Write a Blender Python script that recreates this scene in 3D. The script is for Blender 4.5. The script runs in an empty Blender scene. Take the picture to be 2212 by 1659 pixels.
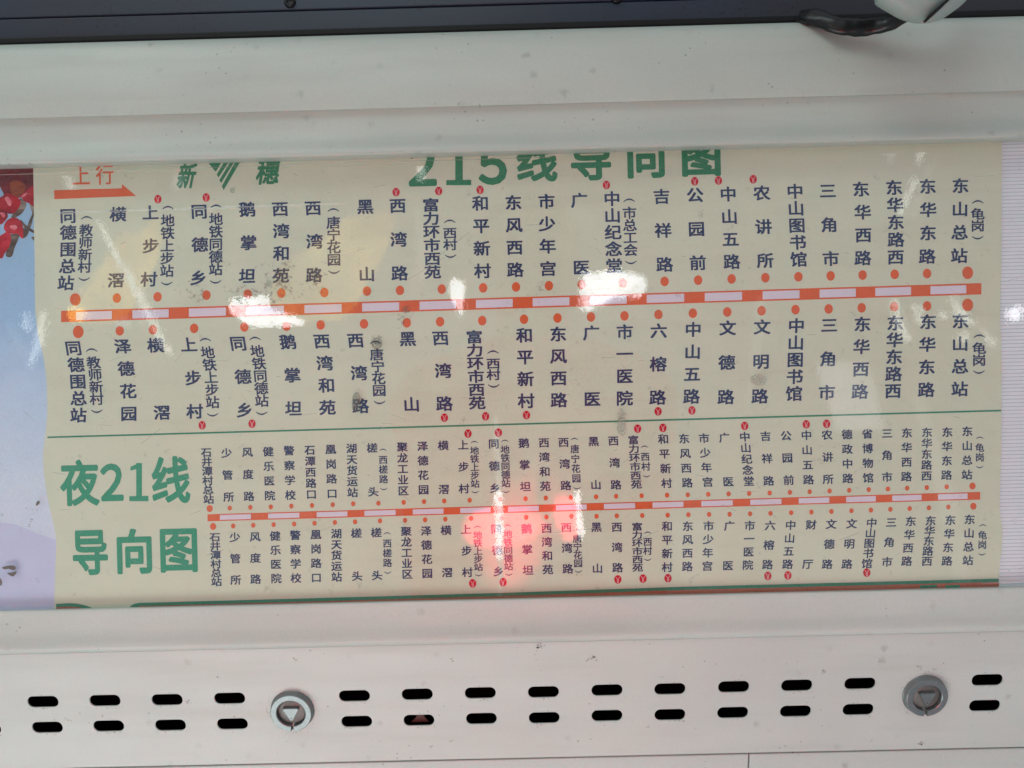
import bpy, bmesh, math, random
from mathutils import Vector, Matrix
from mathutils.geometry import tessellate_polygon
random.seed(7)
S = bpy.context.scene
COL = S.collection

# ------------------------------------------------------------------ camera
DIST, WIDE, PX = 0.41, 0.61, 2212.0          # metres to the panel, metres across the picture, units across
LENS = 36 * DIST / WIDE
yaw, roll = math.radians(0.33), math.radians(1.44)
F = Vector((-math.sin(yaw), math.cos(yaw), 0))
R0 = Vector((math.cos(yaw), math.sin(yaw), 0)); U0 = Vector((0, 0, 1))
RR = R0 * math.cos(roll) - U0 * math.sin(roll)
UU = R0 * math.sin(roll) + U0 * math.cos(roll)
CAM = -F * DIST
cd = bpy.data.cameras.new('camera'); cam = bpy.data.objects.new('camera', cd); COL.objects.link(cam)
cam.matrix_world = Matrix(((RR.x, UU.x, -F.x, CAM.x), (RR.y, UU.y, -F.y, CAM.y), (RR.z, UU.z, -F.z, CAM.z), (0, 0, 0, 1)))
cd.lens = LENS; cd.sensor_width = 36; cd.clip_start = 0.01; cd.clip_end = 50
cd.dof.use_dof = True; cd.dof.focus_distance = 0.405; cd.dof.aperture_fstop = 6
S.camera = cam

# ------------------------------------------------------------------ world and lamps of the vehicle interior
w = bpy.data.worlds.new('World'); S.world = w; w.use_nodes = True
bg = w.node_tree.nodes['Background']; bg.inputs[0].default_value = (0.86, 0.93, 1.0, 1); bg.inputs[1].default_value = 0.40
S.view_settings.view_transform = 'Standard'; S.view_settings.look = 'None'
S.view_settings.exposure = 0.0; S.view_settings.gamma = 1.0
S.cycles.max_bounces = 8; S.cycles.transparent_max_bounces = 16


def lamp(name, loc, target, size, power, col, sy=None):
    d = bpy.data.lights.new(name, 'AREA'); d.shape = 'RECTANGLE'; d.size = size; d.size_y = sy or size
    d.energy = power; d.color = col
    o = bpy.data.objects.new(name, d); COL.objects.link(o); o.location = loc
    o.rotation_euler = (Vector(target) - Vector(loc)).to_track_quat('-Z', 'Y').to_euler()
    return o


lamp('window_light', (-0.5, -0.95, -1.15), (0, 0, -0.15), 1.5, 10.8, (0.94, 1.0, 0.955), 0.6)
lamp('ceiling_light', (-0.55, -0.75, 1.15), (-0.1, 0, 0.05), 1.3, 5.6, (0.86, 1.0, 0.95), 0.5)


def spot(name, loc, target, deg, power, col, blend=0.05, r=0.004):
    d = bpy.data.lights.new(name, 'SPOT'); d.energy = power; d.color = col; d.spot_size = math.radians(deg)
    d.spot_blend = blend; d.shadow_soft_size = r
    o = bpy.data.objects.new(name, d); COL.objects.link(o); o.location = loc
    o.rotation_euler = (Vector(target) - Vector(loc)).to_track_quat('-Z', 'Y').to_euler()
    return o


# ------------------------------------------------------------------ helpers
K = WIDE / PX


def ray(u, v):
    return F + RR * ((u - 1106) / PX * 36 / LENS) - UU * ((v - 829.5) / PX * 36 / LENS)


def P(u, v, y=0.0):
    d = ray(u, v); return CAM + d * ((y - CAM.y) / d.y)


def Z(v, y=0.0):                      # height of a level line that crosses the picture's middle at v
    return P(1106, v, y).z


def tag(o, label=None, cat=None, group=None, kind=None):
    if label: o['label'] = label
    if cat: o['category'] = cat
    if group: o['group'] = group
    if kind: o['kind'] = kind
    return o


def mesh_obj(name, verts, faces, mat, parent=None, smooth=False):
    m = bpy.data.meshes.new(name); m.from_pydata([tuple(x) for x in verts], [], faces)
    m.materials.append(mat)
    if smooth: m.shade_smooth()
    o = bpy.data.objects.new(name, m); COL.objects.link(o); o.parent = parent
    return o


def empty(name, loc=(0, 0, 0)):
    o = bpy.data.objects.new(name, None); COL.objects.link(o); o.location = loc; return o


def bm_obj(name, bm, mat, parent=None, smooth=False):
    m = bpy.data.meshes.new(name); bm.normal_update(); bm.to_mesh(m); bm.free(); m.materials.append(mat)
    if smooth: m.shade_smooth()
    o = bpy.data.objects.new(name, m); COL.objects.link(o); o.parent = parent
    return o


def flat(name, pts, y, mat, parent, px=True):        # a flat printed shape lying on the sheet
    vs = [P(a, b, y) for a, b in pts] if px else pts
    tris = tessellate_polygon([[Vector((p[0], p[2], 0)) for p in vs]])
    return mesh_obj(name, vs, [tuple(t) for t in tris], mat, parent)


def smooth_loop(pts, n=5):
    out = []; N = len(pts)
    for i in range(N):
        p0, p1, p2, p3 = (Vector(pts[(i + j - 1) % N]) for j in range(4))
        for k in range(n):
            t = k / n
            out.append(0.5 * ((2 * p1) + (p2 - p0) * t + (2 * p0 - 5 * p1 + 4 * p2 - p3) * t * t + (3 * p1 - p0 - 3 * p2 + p3) * t ** 3))
    return [tuple(q) for q in out]


def smooth_line(pts, n=6):
    out = []; N = len(pts)
    for i in range(N - 1):
        p0, p1, p2, p3 = (Vector(pts[min(max(i + j - 1, 0), N - 1)]) for j in range(4))
        for k in range(n):
            t = k / n
            out.append(0.5 * ((2 * p1) + (p2 - p0) * t + (2 * p0 - 5 * p1 + 4 * p2 - p3) * t * t + (3 * p1 - p0 - 3 * p2 + p3) * t ** 3))
    out.append(Vector(pts[-1]))
    return [tuple(q) for q in out]


# ------------------------------------------------------------------ materials
def srgb(r, g, b):
    f = lambda c: ((c / 255 + 0.055) / 1.055) ** 2.4 if c > 10 else c / 255 / 12.92
    return (f(r), f(g), f(b), 1)


class M:
    def __init__(s, name):
        s.m = bpy.data.materials.new(name); s.m.use_nodes = True; s.t = s.m.node_tree; s.n = s.t.nodes; s.l = s.t.links
        s.b = s.n['Principled BSDF']; s.out = s.n['Material Output']; s.co = s.n.new('ShaderNodeTexCoord')

    def node(s, kind, **kw):
        n = s.n.new('ShaderNode' + kind)
        for k, v in kw.items(): setattr(n, k, v)
        return n

    def link(s, a, b): s.l.new(a, b)

    def mapped(s, scale=(1, 1, 1), loc=(0, 0, 0), rot=(0, 0, 0)):
        m = s.node('Mapping'); s.link(s.co.outputs['Object'], m.inputs[0])
        m.inputs['Scale'].default_value = scale; m.inputs['Location'].default_value = loc; m.inputs['Rotation'].default_value = rot
        return m.outputs[0]

    def noise(s, scale, detail=4, rough=0.55, vec=None, out='Fac'):
        n = s.node('TexNoise'); n.inputs['Scale'].default_value = scale; n.inputs['Detail'].default_value = detail
        n.inputs['Roughness'].default_value = rough
        s.link(vec if vec is not None else s.co.outputs['Object'], n.inputs['Vector'])
        return n.outputs[0]

    def ramp(s, fac, stops):
        r = s.node('ValToRGB'); e = r.color_ramp.elements
        while len(e) < len(stops): e.new(0.5)
        for x, (p, c) in zip(e, stops): x.position = p; x.color = c if len(c) == 4 else (*c, 1)
        s.link(fac, r.inputs[0]); return r.outputs[0]

    def rampf(s, fac, a, b, va=0.0, vb=1.0):
        r = s.node('MapRange'); r.inputs['From Min'].default_value = a; r.inputs['From Max'].default_value = b
        r.inputs['To Min'].default_value = va; r.inputs['To Max'].default_value = vb
        s.link(fac, r.inputs[0]); return r.outputs[0]

    def math(s, op, a, b=None):
        n = s.node('Math', operation=op)
        for i, x in enumerate((a, b)):
            if x is None: continue
            if isinstance(x, (int, float)): n.inputs[i].default_value = x
            else: s.link(x, n.inputs[i])
        return n.outputs[0]

    def mix(s, fac, a, b, mode='MIX'):
        n = s.node('Mix', data_type='RGBA', blend_type=mode)
        for sock, x in ((n.inputs[0], fac), (n.inputs[6], a), (n.inputs[7], b)):
            if isinstance(x, (int, float)): sock.default_value = x
            elif isinstance(x, tuple): sock.default_value = x
            else: s.link(x, sock)
        return n.outputs[2]

    def base(s, c, rough=0.5, metal=0.0, spec=0.5):
        if isinstance(c, tuple): s.b.inputs['Base Color'].default_value = c
        else: s.link(c, s.b.inputs['Base Color'])
        if isinstance(rough, (int, float)): s.b.inputs['Roughness'].default_value = rough
        else: s.link(rough, s.b.inputs['Roughness'])
        s.b.inputs['Metallic'].default_value = metal; s.b.inputs['Specular IOR Level'].default_value = spec
        return s

    def bump(s, h, dist, strength=1.0):
        n = s.node('Bump'); n.inputs['Distance'].default_value = dist; n.inputs['Strength'].default_value = strength
        s.link(h, n.inputs['Height']); s.link(n.outputs[0], s.b.inputs['Normal']); return n


def paint(name, c, seed=0.0):
    """worn light satin paint on aluminium: mottling, faint horizontal smears, small smudges and specks"""
    m = M(name)
    broad = m.noise(9, 3, 0.5, m.mapped((1, 1, 2.2), (seed, 0, 0)))
    smear = m.noise(60, 4, 0.6, m.mapped((0.12, 1, 1.4), (seed * 2, 0, 0)))
    fine = m.noise(900, 2, 0.6)
    c1 = m.mix(m.rampf(broad, 0.35, 0.65), c, tuple(x * 0.93 for x in c[:3]) + (1,))
    c2 = m.mix(m.rampf(smear, 0.52, 0.75, 0, 0.35), c1, (c[0] * 0.78, c[1] * 0.77, c[2] * 0.74, 1))
    c3 = m.mix(m.rampf(fine, 0.3, 0.7, 0, 0.14), c2, (c[0] * 0.55, c[1] * 0.55, c[2] * 0.55, 1))
    v = m.node('TexVoronoi'); v.inputs['Scale'].default_value = 38; v.inputs['Randomness'].default_value = 1
    v.voronoi_dimensions = '2D'; m.link(m.mapped((1, 1, 1), (seed, seed, 3.1), (math.pi / 2, 0, 0)), v.inputs['Vector'])
    warp = m.noise(420, 3, 0.7)
    d = m.math('ADD', v.outputs['Distance'], m.rampf(warp, 0.25, 0.75, -0.07, 0.07))
    spot_ = m.rampf(d, 0.01, 0.11, 1, 0)
    gate = m.rampf(m.noise(27, 2, 0.5, m.mapped((1, 1, 1), (seed + 5, 0, 0))), 0.50, 0.68)
    c4 = m.mix(m.math('MULTIPLY', m.math('MULTIPLY', spot_, gate), 0.34), c3, (0.13, 0.12, 0.10, 1))
    v2 = m.node('TexVoronoi'); v2.inputs['Scale'].default_value = 95
    v2.voronoi_dimensions = '2D'; m.link(m.mapped((1, 1, 1), (seed + 9, 1, 0), (math.pi / 2, 0, 0)), v2.inputs['Vector'])
    sp = m.rampf(m.math('ADD', v2.outputs['Distance'], m.rampf(warp, 0, 1, -0.06, 0.06)), 0.02, 0.07, 1, 0)
    g2 = m.rampf(m.noise(31, 2, 0.5, m.mapped((1, 1, 1), (seed + 15, 0, 0))), 0.57, 0.66)
    c5 = m.mix(m.math('MULTIPLY', m.math('MULTIPLY', sp, g2), 0.55), c4, (0.08, 0.075, 0.07, 1))
    m.base(c5, m.rampf(smear, 0.3, 0.7, 0.34, 0.5), 0.0, 0.45)
    m.bump(m.noise(1500, 3, 0.6), 0.00003, 0.5)
    return m.m


def ink(name, c, wear=0.12):
    m = M(name)
    n = m.noise(700, 3, 0.7); n2 = m.noise(60, 3, 0.5)
    cc = m.mix(m.rampf(n, 0.35, 0.75, 0, wear), c, (0.55, 0.53, 0.45, 1))
    cc = m.mix(m.rampf(n2, 0.4, 0.7, 0, 0.12), cc, (c[0] * 0.75, c[1] * 0.75, c[2] * 0.8, 1))
    m.base(cc, 0.6, 0, 0.2); return m.m


def plain(name, c, rough=0.5, metal=0.0, spec=0.5, grain=0.12, scale=500):
    m = M(name)
    n = m.noise(scale, 3, 0.6)
    m.base(m.mix(m.rampf(n, 0.3, 0.7, 0, grain), c, (c[0] * 0.5, c[1] * 0.5, c[2] * 0.5, 1)), rough, metal, spec)
    m.bump(n, 0.00002, 0.4)
    return m.m


PAINT_TOP = paint('upper_trim_paint', (0.505, 0.555, 0.51, 1), 0.3)
PAINT_LOW = paint('lower_trim_paint', (0.575, 0.63, 0.595, 1), 1.7)
PAINT_HATCH = paint('hatch_paint', (0.58, 0.63, 0.60, 1), 4.2)


def sheet_mat():
    m = M('cream_print')
    c = srgb(212, 219, 198)
    n = m.noise(1100, 2, 0.6); b = m.noise(6, 3, 0.5); h = m.noise(40, 3, 0.6, m.mapped((0.25, 1, 2)))
    cc = m.mix(m.rampf(n, 0.3, 0.7, 0, 0.10), c, (c[0] * 0.6, c[1] * 0.6, c[2] * 0.6, 1))
    cc = m.mix(m.rampf(b, 0.4, 0.7, 0, 0.25), cc, srgb(212, 207, 180))
    cc = m.mix(m.rampf(h, 0.5, 0.75, 0, 0.16), cc, srgb(180, 172, 150))
    m.base(cc, 0.55, 0, 0.25); return m.m


CREAM = sheet_mat()
NAVY = ink('navy_ink', srgb(24, 50, 98))
ORANGE = ink('orange_ink', srgb(222, 98, 56), 0.08)
GREEN_T = ink('title_green_ink', srgb(24, 128, 88))
GREEN_N = ink('night_title_green_ink', srgb(36, 150, 118))
GREEN_L = ink('line_green_ink', srgb(30, 134, 104))
RED = ink('badge_red_ink', srgb(206, 20, 48), 0.05)
WHITE = ink('badge_white_ink', srgb(235, 225, 225), 0.0)
LILAC = ink('pale_lilac_ink', srgb(222, 214, 228), 0.05)
BROWN = ink('brown_red_ink', srgb(176, 92, 68), 0.15)


# ------------------------------------------------------------------ extruded trims
def extrude(name, prof, x0, x1, mat, parent=None, nx=1, close=True):
    """prof: list of (y, z) from top to bottom, front face; closed with a back edge"""
    vs, fs = [], []; n = len(prof)
    xs = [x0 + (x1 - x0) * i / nx for i in range(nx + 1)]
    for x in xs:
        for y, z in prof: vs.append((x, y, z))
    m = n if close else n - 1
    for i in range(nx):
        for j in range(m):
            a = i * n + j; b = i * n + (j + 1) % n
            fs.append((a, b, b + n, a + n))
    if close:
        fs.append(tuple(range(n - 1, -1, -1))); fs.append(tuple(range(nx * n, nx * n + n)))
    bm = bmesh.new(); vv = [bm.verts.new(v) for v in vs]
    for f in fs: bm.faces.new([vv[i] for i in f])
    bmesh.ops.recalc_face_normals(bm, faces=bm.faces)
    return bm_obj(name, bm, mat, parent)


def by_angle(o, deg=30):
    m = o.data; bm = bmesh.new(); bm.from_mesh(m)
    for f in bm.faces: f.smooth = True
    for e in bm.edges:
        if len(e.link_faces) == 2 and e.calc_face_angle(0) > math.radians(deg): e.smooth = False
    bm.to_mesh(m); bm.free(); return o


XW = 0.43
# upper cover trim
front = smooth_line([(0.0045, 66), (-0.0020, 70), (-0.0058, 88), (-0.0090, 130), (-0.0112, 180), (-0.0116, 226)], 5)
front += smooth_line([(-0.0090, 229), (-0.0088, 250), (-0.0102, 285), (-0.0142, 314), (-0.0134, 326), (-0.0062, 329.5)], 5)
prof = [(y, Z(v, y)) for y, v in front]
prof += [(-0.0045, prof[-1][1] + 0.0004), (0.0045, prof[-1][1] + 0.0006), (0.0055, prof[-1][1] + 0.003), (0.0090, prof[0][1] - 0.003)]
o = by_angle(extrude('upper_cover_trim', prof, -XW, XW, PAINT_TOP), 20)
tag(o, 'wide pale grey folded metal trim above the route poster', 'metal trim')

# lower trim ledge
front = smooth_line([(-0.0040, 1295), (-0.0056, 1297), (-0.0060, 1320), (-0.0072, 1348), (-0.0098, 1373), (-0.0096, 1383), (-0.0060, 1388.5)], 5)
prof = [(y, Z(v, y)) for y, v in front]
prof += [(0.006, prof[-1][1] - 0.0002), (0.006, prof[0][1] - 0.0008), (-0.0036, prof[0][1] - 0.0003)]
o = by_angle(extrude('lower_ledge_trim', prof, -XW, XW, PAINT_LOW), 20)
tag(o, 'narrow pale rounded metal ledge running under the route poster', 'metal trim')

# ------------------------------------------------------------------ dark housing above
m = M('slate_housing_plastic')
hb = m.noise(5, 2, 0.5, m.mapped((1, 1, 0.2))); hs = m.noise(420, 4, 0.7); hg = m.noise(22, 2, 0.5, m.mapped((1, 1, 1), (2, 0, 0)))
hc = m.mix(m.rampf(hb, 0.4, 0.62), srgb(36, 46, 64), srgb(42, 40, 50))
hc = m.mix(m.math('MULTIPLY', m.rampf(hs, 0.56, 0.66), m.rampf(hg, 0.48, 0.6)), hc, (0.006, 0.006, 0.007, 1))
m.base(m.mix(m.rampf(m.noise(1200, 2), 0.3, 0.7, 0, 0.3), hc, srgb(40, 44, 52)), 0.36); DARK = m.m
RUBBER = plain('black_rubber', (0.006, 0.006, 0.007, 1), 0.6, 0, 0.3)
hy = 0.010
top = empty('dark_housing', (0, hy, Z(20, hy)))
tag(top, 'dark slate housing with a seam and round screws above the upper trim', 'housing')


def box_part(name, x0, x1, y0, y1, z0, z1, mat, parent, bev=0.0004):
    bm = bmesh.new(); bmesh.ops.create_cube(bm, size=1)
    for v in bm.verts: v.co = Vector(((x0 + x1) / 2 + v.co.x * (x1 - x0), (y0 + y1) / 2 + v.co.y * (y1 - y0), (z0 + z1) / 2 + v.co.z * (z1 - z0)))
    if bev: bmesh.ops.bevel(bm, geom=bm.edges[:], offset=bev, segments=2, affect='EDGES', profile=0.5)
    o = bm_obj(name, bm, mat, None)
    if parent:
        o.parent = parent; o.matrix_parent_inverse = Matrix.Translation(parent.location).inverted()
    return o


zs = Z(10, hy)
box_part('lower_fascia', -XW, XW, hy, hy + 0.01, Z(54, hy), zs - 0.0001, DARK, top, 0.0006)
box_part('upper_fascia', -XW, XW, hy - 0.0006, hy + 0.01, zs + 0.0004, zs + 0.10, DARK, top, 0.0006)
box_part('seal_strip', -XW, XW, hy - 0.003, hy + 0.010, Z(70, hy), Z(54, hy) - 0.0003, RUBBER, top, 0.001)
SCREW = plain('dark_screw_metal', (0.02, 0.02, 0.022, 1), 0.3, 0.7)
for (u, v) in ((626, 4), (1332, -6)):
    c = P(u, v, hy - 0.001)
    bm = bmesh.new()
    rings = [(0.0036, 0.001), (0.0036, 0.0), (0.0030, -0.0009), (0.0019, -0.0011), (0.0017, -0.0004), (0.0006, -0.0003)]
    pr = None
    for r, dy in rings:
        cur = [bm.verts.new((c.x + r * math.cos(a * math.tau / 20), c.y + dy, c.z + r * math.sin(a * math.tau / 20))) for a in range(20)]
        if pr:
            for i in range(20): bm.faces.new((pr[i], pr[(i + 1) % 20], cur[(i + 1) % 20], cur[i]))
        pr = cur
    bm.faces.new(pr)
    o = bm_obj('screw', bm, SCREW, None, True); o.parent = top; o.matrix_parent_inverse = Matrix.Translation(top.location).inverted()

# ------------------------------------------------------------------ hatch with vent slots
TILT = math.radians(11.5)
hy0 = -0.0062
H0 = Vector((0, hy0, Z(1389.5, hy0)))                       # crease, top of the hatch face
HS = Vector((0, math.sin(TILT), -math.cos(TILT)))           # down the face
HN = Vector((0, -math.cos(TILT), -math.sin(TILT)))          # out of the face


def onhatch(u, v, lift=0.0):
    """picture reading -> (x, s) on the sloping face"""
    d = ray(u, v); o_ = H0 + HN * lift
    p = CAM + d * ((o_ - CAM).dot(HN) / d.dot(HN))
    return p.x, (p - o_).dot(HS)


HM = Matrix(((1, 0, 0, 0), (0, HN.y, HS.y, 0), (0, HN.z, HS.z, 0), (0, 0, 0, 1)))     # local: x, out, down
HMw = Matrix.Translation(H0) @ HM
s_end = onhatch(1106, 1637)[1]


def poly_curve(name, outer, holes, half, bev, mat):
    c = bpy.data.curves.new(name, 'CURVE'); c.dimensions = '2D'; c.fill_mode = 'BOTH'; c.extrude = half; c.bevel_depth = bev; c.bevel_resolution = 2
    for loop in [outer] + holes:
        s = c.splines.new('POLY'); s.points.add(len(loop) - 1)
        for p, q in zip(s.points, loop): p.co = (q[0], q[1], 0, 1)
        s.use_cyclic_u = True
    o = bpy.data.objects.new(name, c); COL.objects.link(o)
    me = bpy.data.meshes.new_from_object(o.evaluated_get(bpy.context.evaluated_depsgraph_get()))
    bpy.data.objects.remove(o); me.materials.clear(); me.materials.append(mat)
    return me


def rrect(cx, cy, w_, h_, r, n=7):
    out = []
    for qx, qy, a0 in ((1, 1, 0), (-1, 1, 90), (-1, -1, 180), (1, -1, 270)):
        for i in range(n):
            a = math.radians(a0 + 90 * i / (n - 1))
            out.append((cx + qx * (w_ / 2 - r) + r * math.cos(a), cy + qy * (h_ / 2 - r) + r * math.sin(a)))
    return out


slots = [(92.7, 1516), (226.7, 1513.4), (361, 1511.7), (496, 1508.7), (765.6, 1503.4), (901.3, 1500), (1037.6, 1497), (1174, 1495), (1311.3, 1491),
         (1447.3, 1488.4), (1585, 1483.7), (1721.4, 1480.7), (1858, 1476.7), (2133, 1469),
         (102.3, 1571.4), (234.7, 1568.4), (368.3, 1566.7), (502, 1564), (770.6, 1558.7), (905, 1556), (1040, 1552.4), (1175.6, 1550.7), (1311.3, 1546),
         (1447.3, 1544), (1583, 1539.4), (1718.7, 1536.4), (1854, 1532.7), (2127.4, 1524.4), (-31, 1575), (-42, 1519), (2268, 1464), (2262, 1519)]
locks = [(632.5, 1536), (1996, 1503)]
slot_w, slot_h = 0.0187, 0.0078
holes = []
slot_pos = []
for u, v in slots:
    x, s = onhatch(u, v); slot_pos.append((x, s)); holes.append(rrect(x, -s, slot_w, slot_h, 0.0036))
outer = [(-XW, 0.0), (-XW, -s_end), (XW, -s_end), (XW, 0.0)]
me = poly_curve('hatch_plate', outer, holes, 0.00025, 0.00016, PAINT_HATCH)
# curve space (x, y, z) -> hatch space (x, out, down)
for v in me.vertices:
    x, y, z = v.co; v.co = (x, z - 0.00041, -y)
hatch = bpy.data.objects.new('vent_hatch', me); COL.objects.link(hatch); hatch.matrix_world = HMw
tag(hatch, 'long pale metal hatch with two rows of vent slots and two round locks', 'hatch')
me.update()
bm = bmesh.new(); bm.from_mesh(me); bmesh.ops.recalc_face_normals(bm, faces=bm.faces); bm.to_mesh(me); bm.free()
VOID = plain('dark_cavity', (0.004, 0.004, 0.004, 1), 0.9, 0, 0.1)


def hpart(name, verts, faces, mat, parent=hatch, smooth=False):
    m = bpy.data.meshes.new(name); m.from_pydata(verts, [], faces); m.materials.append(mat)
    if smooth: m.shade_smooth()
    o = bpy.data.objects.new(name, m); COL.objects.link(o); o.parent = parent; return o


# turned hem along the bottom of the hatch and a cavity box behind the slots
def hbox(name, x0, x1, o0, o1, s0, s1, mat, bev=0.0, parent=hatch, open_front=False):
    bm = bmesh.new(); bmesh.ops.create_cube(bm, size=1)
    for v in bm.verts: v.co = Vector(((x0 + x1) / 2 + v.co.x * (x1 - x0), (o0 + o1) / 2 + v.co.y * (o1 - o0), (s0 + s1) / 2 + v.co.z * (s1 - s0)))
    if open_front:
        f = [f for f in bm.faces if f.calc_center_median().y > o1 - 1e-6]; bmesh.ops.delete(bm, geom=f, context='FACES')
    if bev: bmesh.ops.bevel(bm, geom=bm.edges[:], offset=bev, segments=2, affect='EDGES', profile=0.5)
    return bm_obj(name, bm, mat, parent)


s_a = onhatch(1106, 1450)[1]; s_b = onhatch(1106, 1600)[1]
hbox('cavity', -XW + .01, XW - .01, -0.035, -0.0010, s_a, s_b, VOID, open_front=True)
hbox('bottom_hem', -XW, XW, -0.0060, -0.0010, s_end - 0.0013, s_end - 0.0001, PAINT_HATCH, 0.0002)
RUST = plain('dull_red_scrap', srgb(92, 56, 52), 0.7)
x, s = onhatch(905, 1557)
sc = [(x - .0055, s + .0035), (x - .002, s + .000), (x - .001, s - .0035), (x + .0015, s - .0035), (x + .003, s + .0005), (x + .0055, s + .0035)]
hpart('loose_strap', [(a, -0.0035, b) for a, b in sc] + [(a, -0.0042, b) for a, b in sc],
      [(0, 1, 2, 3, 4, 5), (11, 10, 9, 8, 7, 6)] + [(i, (i + 1) % 6, 6 + (i + 1) % 6, 6 + i) for i in range(6)], RUST)

# grime specks round slots and locks
def grime_mat(name, c, alpha):
    m = M(name); m.base(c, 0.9, 0, 0.1)
    n = m.noise(1500, 3, 0.7)
    m.link(m.rampf(n, 0.35, 0.65, alpha * 0.3, alpha), m.b.inputs['Alpha']); return m.m


GR1 = grime_mat('brown_grime', (0.16, 0.13, 0.11, 1), 0.55)
gv, gf = [], []


def speck(x, o_, s, r, st=1.0):
    n = 7; b = len(gv); a0 = random.random() * 6
    for i in range(n):
        a = a0 + i / n * math.tau; q = r * random.uniform(0.5, 1.25)
        gv.append((x + q * math.cos(a) * st, o_, s + q * math.sin(a)))
    gf.append(tuple(range(b, b + n)))


for i, (x, s) in enumerate(slot_pos):
    for k in range(random.randint(5, 12)):
        side = 1 if random.random() < 0.75 else -1
        speck(x + random.gauss(0.001, 0.0045), 0.00006 + 0.00001 * (k % 5), s + side * (slot_h / 2 + abs(random.gauss(0.0002, 0.0006)) + 0.0002), random.uniform(0.00012, 0.0005))
for (u, v) in locks:
    x, s = onhatch(u, v)
    for k in range(46):
        a = random.random() * math.tau; rr = 0.0138 + abs(random.gauss(0, 0.0012))
        speck(x + rr * math.cos(a), 0.00005 + 0.00001 * (k % 6), s + rr * math.sin(a) - 0.0006, random.uniform(0.0001, 0.0004))
for u, v, r in ((1165, 1393 + 0, 9), (1778, 1450, 5), (1270, 1425, 4), (1284, 1420, 8), (640, 1424, 6), (405, 1514, 6), (470, 1463, 4), (1986, 1440, 6), (2038, 1432, 3), (1990, 1606, 7), (975, 1600, 5), (930, 1612, 4), (885, 1610, 4), (976, 1424, 5), (1430, 1462, 3), (2125, 1385, 3), (1400, 1570, 4), (1250, 1600, 4), (2018, 1446, 4)):
    x, s = onhatch(u, v)
    for k in range(int(r * 2)):
        speck(x + random.gauss(0, r * 0.00016), 0.00005 + 0.000008 * k, s + random.gauss(0, r * 0.00012), random.uniform(0.0001, 0.00035 * r / 5 + 0.0001), 1.3)
o = hpart('grime', gv, gf, GR1); tag(o, kind='stuff')

# ------------------------------------------------------------------ locks
STEEL = plain('cast_lock_metal', (0.23, 0.26, 0.265, 1), 0.34, 0.6, 0.5, 0.4, 700)
STEELC = plain('tarnished_core_metal', (0.20, 0.19, 0.18, 1), 0.5, 0.4, 0.5, 0.35, 500)
PIN = plain('black_pin_hole', (0.004, 0.004, 0.004, 1), 0.8)


def lathe(bm, prof, cx, cs, n=56, gap=None):
    pr = None; cols = []
    for r, o_ in prof:
        cols.append([bm.verts.new((cx + r * math.cos(a * math.tau / n), o_, cs + r * math.sin(a * math.tau / n))) for a in range(n)])
    for a, b in zip(cols, cols[1:]):
        for i in range(n):
            bm.faces.new((a[i], a[(i + 1) % n], b[(i + 1) % n], b[i]))
    return cols


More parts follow.
